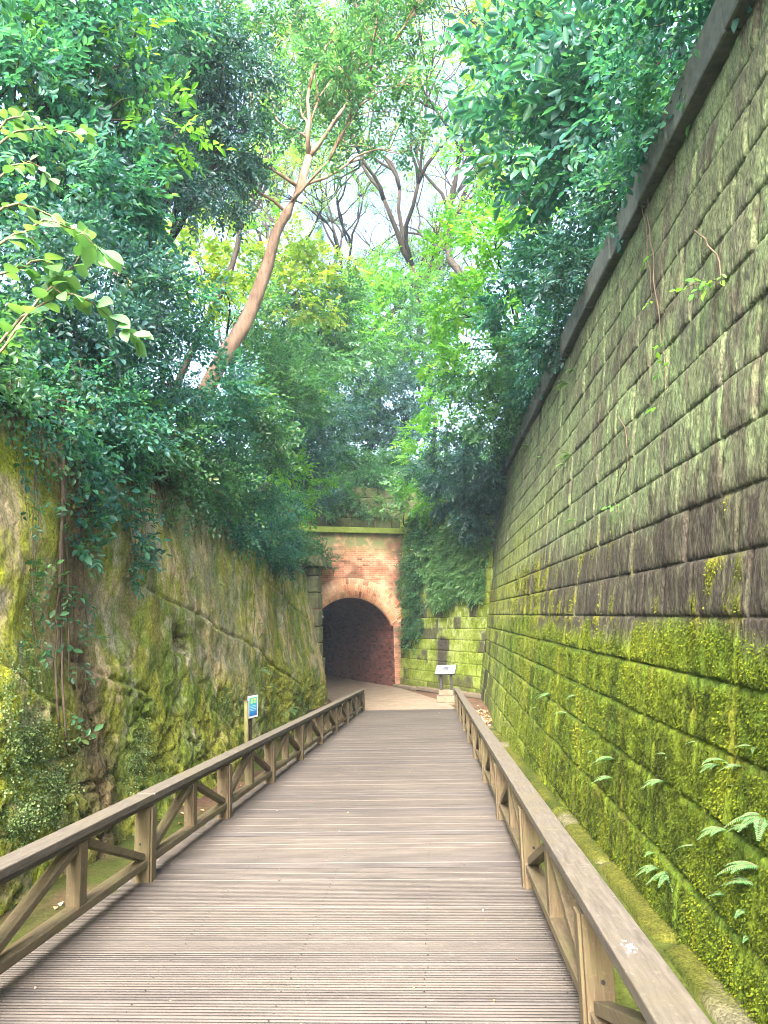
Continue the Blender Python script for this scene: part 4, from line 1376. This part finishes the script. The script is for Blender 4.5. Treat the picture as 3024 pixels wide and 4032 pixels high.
foliage_thing('bank_shrub', 'light green bushes on the bank left of the wall corner', 'shrub',
    [(1680, 1730, 28, 80), (1640, 1820, 29.5, 70), (1700, 1930, 28.4, 70), (1640, 1900, 30, 60), (1660, 2000, 29.4, 50)],
    'leaf_bright', 157, base=(1.2, 30, 4.8), cover=1.9, ll=.11, lw=.055, trunk_r=.04, group=G_R, part='foliage', hang=.3)

for q, (ya, yb, mt, lab) in enumerate(((3.5, 8.5, 'leaf_teal', 'shrubs crowding the nearest stretch of coping at the upper right'), (8.5, 13.5, 'leaf_dark', 'dark bush leaning over the coping under the big teal tree'), (13.5, 19, 'leaf_teal', 'bush leaning over the coping beside the vivid maple'), (19, 25.5, 'leaf_deep', 'bush leaning over the farthest stretch of coping'))):
    g = np.random.default_rng(800 + q)
    wc = []
    for y in np.arange(ya, yb, .62):
        r_ = g.uniform(.32, .6)
        wc.append((2.62 + g.uniform(-.12, .3), y, 5.32 + g.uniform(0, .5), r_, r_ * 1.2, r_ * .9))
    foliage_thing('bank_shrub', lab, 'shrub', None, mt, 810 + q, base=(3.6, (ya + yb) / 2, 5.0), world=wc, cover=2.2, ll=.08, lw=.036, trunk_r=.04, group=G_R, part='foliage', twigs=2)

for q, (ya, yb, mt, lab) in enumerate(((3.6, 6.6, 'leaf_deep', 'leafy fringe hanging over the nearest rim of the rock at the left edge'), (6.6, 9.8, 'leaf_teal', 'glossy leafy fringe hanging over the rim above the brown streak'), (9.8, 13.5, 'leaf_deep', 'leafy fringe over the rim above the hollow in the rock'), (13.5, 19.5, 'leaf_teal', 'fine leaved fringe along the middle rim of the rock'))):
    g = np.random.default_rng(830 + q)
    wc = []
    for y in np.arange(ya, yb, .42):
        r_ = g.uniform(.22, .45)
        wc.append((-4.12 + g.uniform(-.15, .25), y, float(rim_z(y)) + g.uniform(-.35, .35), r_, r_, r_ * g.uniform(.8, 1.6)))
    foliage_thing('bank_shrub', lab, 'shrub', None, mt, 840 + q, base=(-4.7, (ya + yb) / 2, float(rim_z((ya + yb) / 2)) + .2), world=wc, cover=1.7, ll=.06, lw=.03, trunk_r=.03, group=G_L, part='foliage', twigs=3, hang=.5, barkm='vine')

# climbing growth on the wing wall, leaves lying on the real wall face
def climber(kind, label, lst, mat, seed, ll, lw, n_per, up=.3):
    rng = np.random.default_rng(seed)
    Ps, Ds, Ns = [], [], []
    for (px, py, rx, ry, nn) in lst:
        for q in range(nn):
            a = rng.random() * 6.283; rr = math.sqrt(rng.random())
            x, y = px + math.cos(a) * rr * rx, py + math.sin(a) * rr * ry
            d = np.array(MT @ Vector(((x - CX) / F, -(y - CY) / F, -1)))
            # hit the wing wall plane (with its batter)
            n3 = np.array([wn[0], wn[1], .05])
            p0 = np.array([WP0[0], WP0[1], 0.])
            t = (p0 @ n3) / (d @ n3)
            Ps.append(d * t + np.array([wn[0], wn[1], 0]) * (.05 + .22 * rng.random() ** 2))
            Ds.append(np.array([wn[0], wn[1], 0]) * .5 + np.array([0, 0, -.55]) + rng.normal(0, .45, 3))
            Ns.append(np.array([wn[0], wn[1], .7]) + rng.normal(0, .3, 3))
    sp = sprays(rng, np.array(Ps), np.array(Ds), np.array(Ns), n_per, .30, ll, lw, 62)
    b = np.mean(Ps, 0)
    r = empty(kind, b, label, 'climbing plant')
    adopt(leaves_mesh('foliage', *sp[:3], sp[3], sp[4], sp[5], MAT[mat], None), r)
    return r
climber('climbing_fern', 'thick bright green climbing ferns covering the upper wing wall', [(1830, 2170, 95, 120, 900), (1880, 2080, 50, 110, 420), (1790, 2260, 80, 90, 480), (1880, 2290, 40, 70, 200), (1750, 2340, 50, 50, 160), (1720, 2200, 50, 110, 260), (1915, 2040, 35, 160, 400), (1860, 2000, 60, 60, 260)], 'fern', 161, .14, .046, 10)
climber('ivy', 'dark ivy hanging between the brick portal and the climbing ferns', [(1650, 2150, 45, 160, 480), (1630, 2280, 45, 110, 330), (1640, 2420, 40, 90, 190), (1690, 2090, 60, 90, 330), (1620, 2500, 30, 60, 60)], 'leaf_deep', 162, .09, .05, 8)

# ------------------------------------------------------------------ large-leaved branch in the near left
def leaf_branch():
    rng = np.random.default_rng(301)
    root = np.array((-4.25, 5.3, 2.2))
    r = empty('large_leaf_shrub', root, 'shrub with large pale round leaves arching out at the near left', 'shrub')
    mb = MB()
    P, D, N, Ln, Wd, Ti = [], [], [], [], [], []
    paths = [
        [(-60, 1480), (60, 1300), (200, 1130), (330, 1170), (470, 1270), (540, 1330)],
        [(-60, 1440), (80, 1250), (220, 1180), (280, 1050), (340, 960), (420, 1030)],
        [(-60, 1000), (60, 920), (180, 870), (300, 900), (400, 980)],
        [(-60, 860), (60, 800), (160, 830), (270, 890), (300, 900)],
        [(-60, 600), (60, 520), (160, 500), (260, 520), (340, 520)],
        [(-60, 560), (30, 480), (90, 440), (170, 480)],
        [(-60, 1100), (60, 1060), (170, 1020), (250, 1080), (220, 1110)],
        [(-60, 760), (40, 650), (120, 640), (200, 700)]]
    for i, pa in enumerate(paths):
        Y0 = 4.7 + .25 * math.sin(i * 2.1)
        pts = [at(x, y, Y0 + .06 * k) for k, (x, y) in enumerate(pa)]
        pts = [root + (pts[0] - root) * .0 + np.array([.0, .05 * i, 0])] + pts
        # smooth the path
        fine = []
        for k in range(len(pts) - 1):
            for t in (0, .33, .66):
                fine.append(pts[k] * (1 - t) + pts[k + 1] * t + rng.normal(0, .008, 3))
        fine.append(pts[-1])
        mb.tube(fine, [.014 - .011 * k / (len(fine) - 1) for k in range(len(fine))], 6)
        for k in range(5, len(fine)):
            for s in (-1, 1):
                if rng.random() < (.12 if i in (0, 1, 2, 6) else .08): continue
                ax = norm(fine[k] - fine[k - 1])
                sd_ = norm(np.cross(ax, np.array([0, 0, 1.])))
                P.append(fine[k]); D.append(ax * .6 + sd_ * s * .8 + np.array([.1, 0, -.25]) + rng.normal(0, .25, 3))
                N.append(np.array([.05, -.35, .75]) + rng.normal(0, .35, 3))
                l = rng.uniform(.12, .195) if i in (0, 1, 2, 6) else rng.uniform(.075, .125)
                Ln.append(l); Wd.append(l * rng.uniform(.58, .72)); Ti.append(rng.random())
    # finer leaves: six-sided halves with a curved outline
    P, D, N = np.array(P), norm(np.array(D)), np.array(N)
    Ln, Wd, Ti = np.array(Ln), np.array(Wd), np.array(Ti)
    Sd = norm(np.cross(N, D)); N = np.cross(D, Sd)
    prof = [(0, 0), (.12, .26), (.32, .47), (.55, .50), (.78, .34), (.92, .14), (1, 0)]
    V = []; Fq = []; Ft = []; tint = []
    for q in range(len(P)):
        b0 = len(V)
        for (t, ww_) in prof:
            c = P[q] + D[q] * Ln[q] * (t + .12) - N[q] * Ln[q] * .22 * t * t
            V.append(c)
            for s in (1, -1):
                V.append(c + Sd[q] * s * ww_ * Wd[q] + N[q] * ww_ * Wd[q] * .22)
        for k in range(len(prof) - 1):
            a, b = b0 + 3 * k, b0 + 3 * (k + 1)
            Fq.append((a, b, b + 1, a + 1)); Fq.append((a, a + 2, b + 2, b))
            tint += [Ti[q], Ti[q]]
    o = mesh_np('foliage', V, np.array(Fq), mat=MAT['leaf_pale'], smooth=True, attrs={'tint': ('FLOAT', 'FACE', tint)})
    adopt(o, r)
    adopt(mb.build('stems', MAT['twig'], None, smooth=True), r)
leaf_branch()

# ------------------------------------------------------------------ vines and creepers on the left rock
def on_rock(px, py):
    """point of the rock face seen at a photo pixel"""
    for Y in np.arange(2.5, 25.4, .05):
        p = at(px, py, Y)
        if p[0] > rock_x(Y, p[2]) and p[0] < 0 and rock_x(Y + .05, at(px, py, Y + .05)[2]) >= at(px, py, Y + .05)[0]:
            return p
    return at(px, py, 25)

def hanging_vine(label, px, py0, py1, seed, nl, spread=30, ll=.07, mat='leaf_deep', rad=.007, nst=3):
    rng = np.random.default_rng(seed)
    top = on_rock(px, py0)
    r = empty('hanging_vine', top, label, 'vine', 'vines hanging on the left rock face')
    mb = MB(); P, D, N = [], [], []
    for s in range(nst):
        x = px + rng.normal(0, spread)
        pts = []
        end = py1 - rng.random() * (py1 - py0) * .35 * (s > 0)
        wob = rng.random() * 6
        for k in range(15):
            t = k / 14
            q = on_rock(x + 14 * math.sin(wob + 5 * t) + rng.normal(0, 3), py0 + (end - py0) * t)
            if pts and abs(q[1] - pts[-1][1]) > .6: q[1] = pts[-1][1]; q[0] = pts[-1][0]
            pts.append(q + np.array([.05 + .03 * rng.random(), 0, 0]))
        mb.tube(pts, [rad * (1 - .5 * k / 14) for k in range(15)], 5)
        for k in range(nl // nst):
            i = rng.integers(0, 14)
            P.append(pts[i] * .5 + pts[i + 1] * .5 + rng.normal(0, .05, 3) + np.array([.04, 0, 0]))
            D.append(np.array([.6, -.3, -.1]) + rng.normal(0, .6, 3)); N.append(np.array([.4, -.2, .8]) + rng.normal(0, .3, 3))
    adopt(mb.build('stems', MAT['vine'], None, smooth=True), r)
    if nl:
        sp = sprays(rng, np.array(P), np.array(D), np.array(N), 5, .20, ll, ll * .5, 55)
        adopt(leaves_mesh('foliage', *sp[:3], sp[3], sp[4], sp[5], MAT[mat], None), r)
hanging_vine('leafy vine in a broad tuft hanging over the brown streaked rock', 360, 1600, 2200, 401, 210, 75, .095, 'leaf_teal', nst=6)
hanging_vine('leafy vine trailing down the rock right of the thickest tuft', 490, 1740, 2300, 402, 110, 45, .085, 'leaf_teal', nst=4)
hanging_vine('vine with sparse leaves down the near yellow rock', 90, 1560, 2700, 403, 40, 40, .07)
hanging_vine('long woody vine stem running down to the creeper', 225, 1600, 2980, 404, 24, 16, .075, rad=.022, nst=3)
hanging_vine('thin stems with a few leaves reaching the lower rock', 300, 1900, 2760, 405, 24, 26, .075)
hanging_vine('bare root strands below the rim at the middle of the rock', 800, 1880, 2180, 406, 0, 40, .06, rad=.012, nst=6)
hanging_vine('thin pale root down the far rock face', 975, 2160, 2760, 407, 6, 4, .05, rad=.008, nst=1)
hanging_vine('brown root curtain under the near rim', 60, 1500, 1760, 408, 12, 50, .06, rad=.010, nst=8)

def creeper(label, lst, seed, ll=.021, mat='creeper'):
    rng = np.random.default_rng(seed)
    P, D, N = [], [], []
    for (px, py, rx, ry, nn) in lst:
        for q in range(nn):
            a = rng.random() * 6.283; rr = math.sqrt(rng.random()) * (.75 + .5 * rng.random())
            p = on_rock(px + math.cos(a) * rr * rx, py + math.sin(a) * rr * ry)
            P.append(p + np.array([.008 + .02 * rng.random(), 0, 0]))
            D.append(np.array([.12, -.1, -.4]) + rng.normal(0, .5, 3)); N.append(np.array([.9, -.4, .35]) + rng.normal(0, .25, 3))
    sp = sprays(rng, np.array(P), np.array(D), np.array(N), 4, .09, ll, ll * .75, 60)
    r = empty('creeping_fig', np.mean(P, 0), label, 'climbing plant', 'small leaved creepers on the left rock')
    adopt(leaves_mesh('foliage', *sp[:3], sp[3], sp[4], sp[5], MAT[mat], None), r)
creeper('wide mat of tiny leaved creeper at the near foot of the rock', [(120, 3020, 125, 200, 900), (60, 2750, 80, 220, 260), (210, 3130, 70, 130, 220), (110, 2450, 40, 180, 110), (270, 2950, 50, 150, 70), (70, 3250, 80, 90, 220)], 411)
creeper('rounded patch of creeper on the mid rock above the railing', [(545, 2960, 45, 80, 170), (520, 3060, 50, 70, 70), (560, 2880, 30, 50, 40)], 412, .024, 'creeper')
creeper('small creeper patch left of the blue notice', [(885, 2800, 30, 55, 90), (890, 2730, 18, 30, 25)], 413, .03, 'creeper')

# ------------------------------------------------------------------ ferns
def fern_mesh(seed, nf, L):
    rng = np.random.default_rng(seed)
    P, D, N, Ln, Wd = [], [], [], [], []
    mb = MB()
    for f in range(nf):
        a = rng.uniform(-1.25, 1.25)
        d0 = norm(np.array([math.cos(a) * .9, math.sin(a), rng.uniform(.1, .7)]))   # local +x leaves the wall
        l = L * rng.uniform(.65, 1.1)
        pts = []
        for k in range(23):
            t = k / 22
            pts.append(d0 * l * t + np.array([0, 0, -.55 * l * t * t]))
        mb.tube(pts, [.0025 * (1 - .7 * k / 22) for k in range(23)], 4)
        sd_ = norm(np.cross(d0, np.array([0, 0, 1.])))
        for k in range(2, 23, 1):
            t = k / 22
            ax = norm(pts[k] - pts[k - 1])
            for s in (-1, 1):
                P.append(pts[k]); D.append(sd_ * s + ax * .45 + np.array([0, 0, -.12])); N.append(np.cross(sd_, ax) * -1 if np.cross(sd_, ax)[2] < 0 else np.cross(sd_, ax))
                Ln.append(l * .24 * (1 - .82 * abs(t - .35) / .65 if t > .35 else .65 + t) * .9); Wd.append(l * .030)
    n = len(P)
    return P, D, N, Ln, Wd, rng.random(n), mb
FERN = []
for q, (nf, L) in enumerate(((3, .26), (2, .20), (5, .30), (4, .24), (1, .24))):
    P, D, N, Ln, Wd, T, mb = fern_mesh(500 + q, nf, L)
    r = empty('fern', (0, 0, 0), 'fern', 'fern', 'ferns')
    leaves_mesh('fronds', np.array(P), np.array(D), np.array(N), np.array(Ln), np.array(Wd), T, MAT['fern'], r, fold=.05)
    mb.build('stalks', MAT['twig'], r, smooth=True)
    FERN.append(r)
USED = set()
def put_fern(p, rz, var, label, group, sc=1.):
    o = FERN[var] if var not in USED else copy_tree(FERN[var])
    USED.add(var)
    o.location = p; o.rotation_euler = (0, 0, rz); o.scale = (sc,) * 3
    o['label'] = label; o['category'] = 'fern'; o['group'] = group
def on_wall(px, py):
    d = np.array(MT @ Vector(((px - CX) / F, -(py - CY) / F, -1)))
    return d * (2.0 / (d[0] - .15 * d[2]))
RW = 'ferns rooted in the joints of the right wall'
rf = [(2420, 2990, 2, 'bushy pale fern, largest of those in the upper moss joints of the right wall', 1.0), (2415, 3065, 0, 'drooping fern just under the bushiest fern of the right wall', .9),
      (3010, 3215, 3, 'bright fern at the right picture edge above a dark joint', 1.0), (2640, 3440, 3, 'bushy low fern two courses above the stone ledge', .9),
      (2170, 2735, 2, 'pale fern low on the right wall towards the far end', 1.0), (2235, 2810, 0, 'fern beside and below the far pale fern', .9),
      (3000, 3420, 0, 'fern near the picture edge below the bright edge fern', 1.0), (2860, 3000, 1, 'upright little fern in the joint beneath the dark bare blocks', 1.0)]
for (px, py, v, lab, sc) in rf:
    put_fern(on_wall(px, py), math.pi + random.Random(px).uniform(-.5, .5), v, lab, RW, sc)
rng = random.Random(77)
small = [(2750, 2920), (2640, 2975), (2830, 3015), (2925, 3020), (2975, 2945), (2620, 3080), (2900, 3095), (2530, 3260), (2500, 3290), (2860, 3270), (2960, 3260), (2740, 3330), (2580, 3360), (2600, 3420), (2990, 3490), (2880, 3530), (2950, 3590), (2270, 2740), (2120, 2790), (2150, 2850), (2340, 2960), (3010, 3700), (2250, 2760), (2960, 3690)]
for (px, py) in small:
    put_fern(on_wall(px, py), math.pi + rng.uniform(-.7, .7), rng.choice((1, 4, 4, 1, 0)), 'small pale fern sprouting from a mossy joint of the right wall', RW, rng.uniform(.55, .85))
upw = [(2235, 1510, 'fern cluster high on the right wall under the coping', 1.1, 2), (2260, 1460, 'topmost fern of the cluster under the right coping', .9, 3), (2250, 1790, 'fern tuft halfway up the right wall below the high cluster', 1.1, 2), (2225, 1830, 'lower fern of the pair halfway up the right wall', 1.0, 3),
       (2275, 2050, 'fern on the right wall at the level of the upper ochre moss', .9, 0), (2080, 1760, 'far fern on the upper right wall beneath the shrubs', 1.1, 2), (2130, 1800, 'fern right of the far upper fern', .9, 3)]
for (px, py, lab, sc, v) in upw:
    put_fern(on_wall(px, py), math.pi + rng.uniform(-.4, .4), v, lab, RW, sc)
LR = 'ferns at the foot of the left rock'
for (px, py, lab, sc, v) in [(1010, 2640, 'large fern hanging on the left rock above the blue notice', 1.5, 2), (1040, 2700, 'fern just below the large fern on the left rock', 1.3, 3), (1130, 2795, 'bright fern behind the left railing past the blue notice', 1.4, 2), (1100, 2810, 'fern left of the bright one behind the left railing', 1.1, 3),
                             (790, 3120, 'fern seen through the second bay of the left railing', .9, 3), (500, 3290, 'small fern beside the second post of the left railing', .8, 3), (200, 3370, 'fern behind the nearest bay of the left railing', .9, 0)]:
    put_fern(on_rock(px, py) + np.array([.05, 0, 0]), rng.uniform(-.5, .3), v, lab, LR, sc)

for k, (px, lab) in enumerate([(160, 'brown fibrous roots dangling under the near left rim'), (640, 'brown fibrous roots dangling under the rim above the hollow'), (880, 'brown fibrous roots dangling under the middle rim'), (1060, 'brown fibrous roots dangling under the far left rim')]):
    g = np.random.default_rng(900 + k)
    mb = MB(); top = None
    Yg = {160: 7.6, 640: 11.0, 880: 14.5, 1060: 18.5}[px]
    for q in range(34):
        y = Yg + g.normal(0, .45 + .02 * Yg); z0 = float(rim_z(y)) + .05; l = g.uniform(.25, 1.0)
        pts = []
        for t in np.linspace(0, 1, 7):
            z = z0 - l * t; pts.append((rock_x(y, min(z, z0 - .1)) + .05 + .04 * g.random(), y + g.normal(0, .015), z))
        mb.tube(pts, [g.uniform(.006, .014) * (1 - .6 * t) for t in np.linspace(0, 1, 7)], 4)
    tag(mb.build('hanging_roots', MAT['vine'], None, smooth=True), lab, 'roots', 'roots under the left rim')

# trailing stems on the right wall
def wall_vine(label, pa, seed, nl):
    g = np.random.default_rng(seed)
    pts = [on_wall(x, y) + np.array([-.06, 0, 0]) for (x, y) in pa]
    fine = []
    for k in range(len(pts) - 1):
        for t in (0, .25, .5, .75): fine.append(pts[k] * (1 - t) + pts[k + 1] * t + g.normal(0, .012, 3))
    fine.append(pts[-1])
    r = empty('trailing_vine', fine[0], label, 'vine', 'thin vines trailing down the right wall')
    mb = MB(); mb.tube(fine, [.009 - .006 * k / (len(fine) - 1) for k in range(len(fine))], 5)
    adopt(mb.build('stem', MAT['vine'], None, smooth=True), r)
    P = np.array([fine[int(g.integers(2, len(fine)))] for _ in range(nl)])
    sp = sprays(g, P, np.array([-.6, -.2, -.3]) + g.normal(0, .5, (nl, 3)), np.array([-.3, -.2, .8]) + g.normal(0, .3, (nl, 3)), 3, .10, .06, .035)
    adopt(leaves_mesh('foliage', *sp[:3], sp[3], sp[4], sp[5], MAT['leaf_bright'], None), r)
wall_vine('long reddish vine hanging down the middle of the right wall', [(2560, 700), (2580, 900), (2600, 1100), (2625, 1320), (2640, 1500), (2645, 1630)], 601, 5)
wall_vine('thin looping vine with bright leaves high on the right wall', [(2760, 900), (2850, 1000), (2870, 1100), (2800, 1110), (2700, 1140)], 602, 6)
wall_vine('dark vine dangling from the coping at the near right', [(2560, 560), (2545, 750), (2570, 950), (2590, 1180)], 603, 4)
wall_vine('faint vine hanging over the pale middle of the right wall', [(2460, 1640), (2500, 1800), (2440, 1950), (2450, 2020)], 604, 4)

# ------------------------------------------------------------------ fallen leaves
def litter(label, name, pts, ll, seed, kind=None):
    g = np.random.default_rng(seed)
    n = len(pts)
    P = np.array(pts)
    D = g.normal(0, 1, (n, 3)) * np.array([1, 1, .15])
    o = leaves_mesh(name, P, D, np.array([0, 0, 1]) + g.normal(0, .25, (n, 3)), g.uniform(.6, 1.2, n) * ll, g.uniform(.6, 1.2, n) * ll * .6, g.random(n), MAT['litter'], None)
    tag(o, label, 'leaf litter', kind=kind)
g = np.random.default_rng(71)
pp = []
for k in range(420):
    x, y = 1.22 + g.normal(0, .20), 20.9 + g.normal(0, .45)
    pp.append((x, y, float(ground_z(y)) + .02 + .05 * g.random()))
litter('heap of pale orange fallen leaves on bare earth at the foot of the wall', 'leaf_litter', pp, .10, 72, 'stuff')
pp = []
for k in range(60):
    x, y = g.uniform(-2.1, .5), g.uniform(2.8, 21) ** 1
    pp.append((x, y, float(deck_z(y)) + .006))
litter('tiny leaf scraps scattered on the boardwalk boards', 'leaf_scraps', pp, .022, 73, 'stuff')
pp = []
for k in range(70):
    x, y = g.uniform(-3.6, -2.4), g.uniform(3, 21)
    pp.append((x, y, float(trench_z(np.array(x), np.array(y))) + .02))
litter('brown fallen leaves on the earth strip behind the left railing', 'leaf_litter', pp, .08, 74, 'stuff')

# ------------------------------------------------------------------ air
hb = MB(); hb.box(-40, 40, -15, 76, -7.6, 45)
b = NB('thin bluish air')
b.t.nodes.remove(b.p)
pv = b.n('ShaderNodeVolumePrincipled')
pv.inputs['Color'].default_value = (.62, .82, 1, 1)
pv.inputs['Density'].default_value = .0007
b.l(pv.outputs[0], b.out.inputs['Volume'])
tag(hb.build('haze', b.m), kind='stuff')
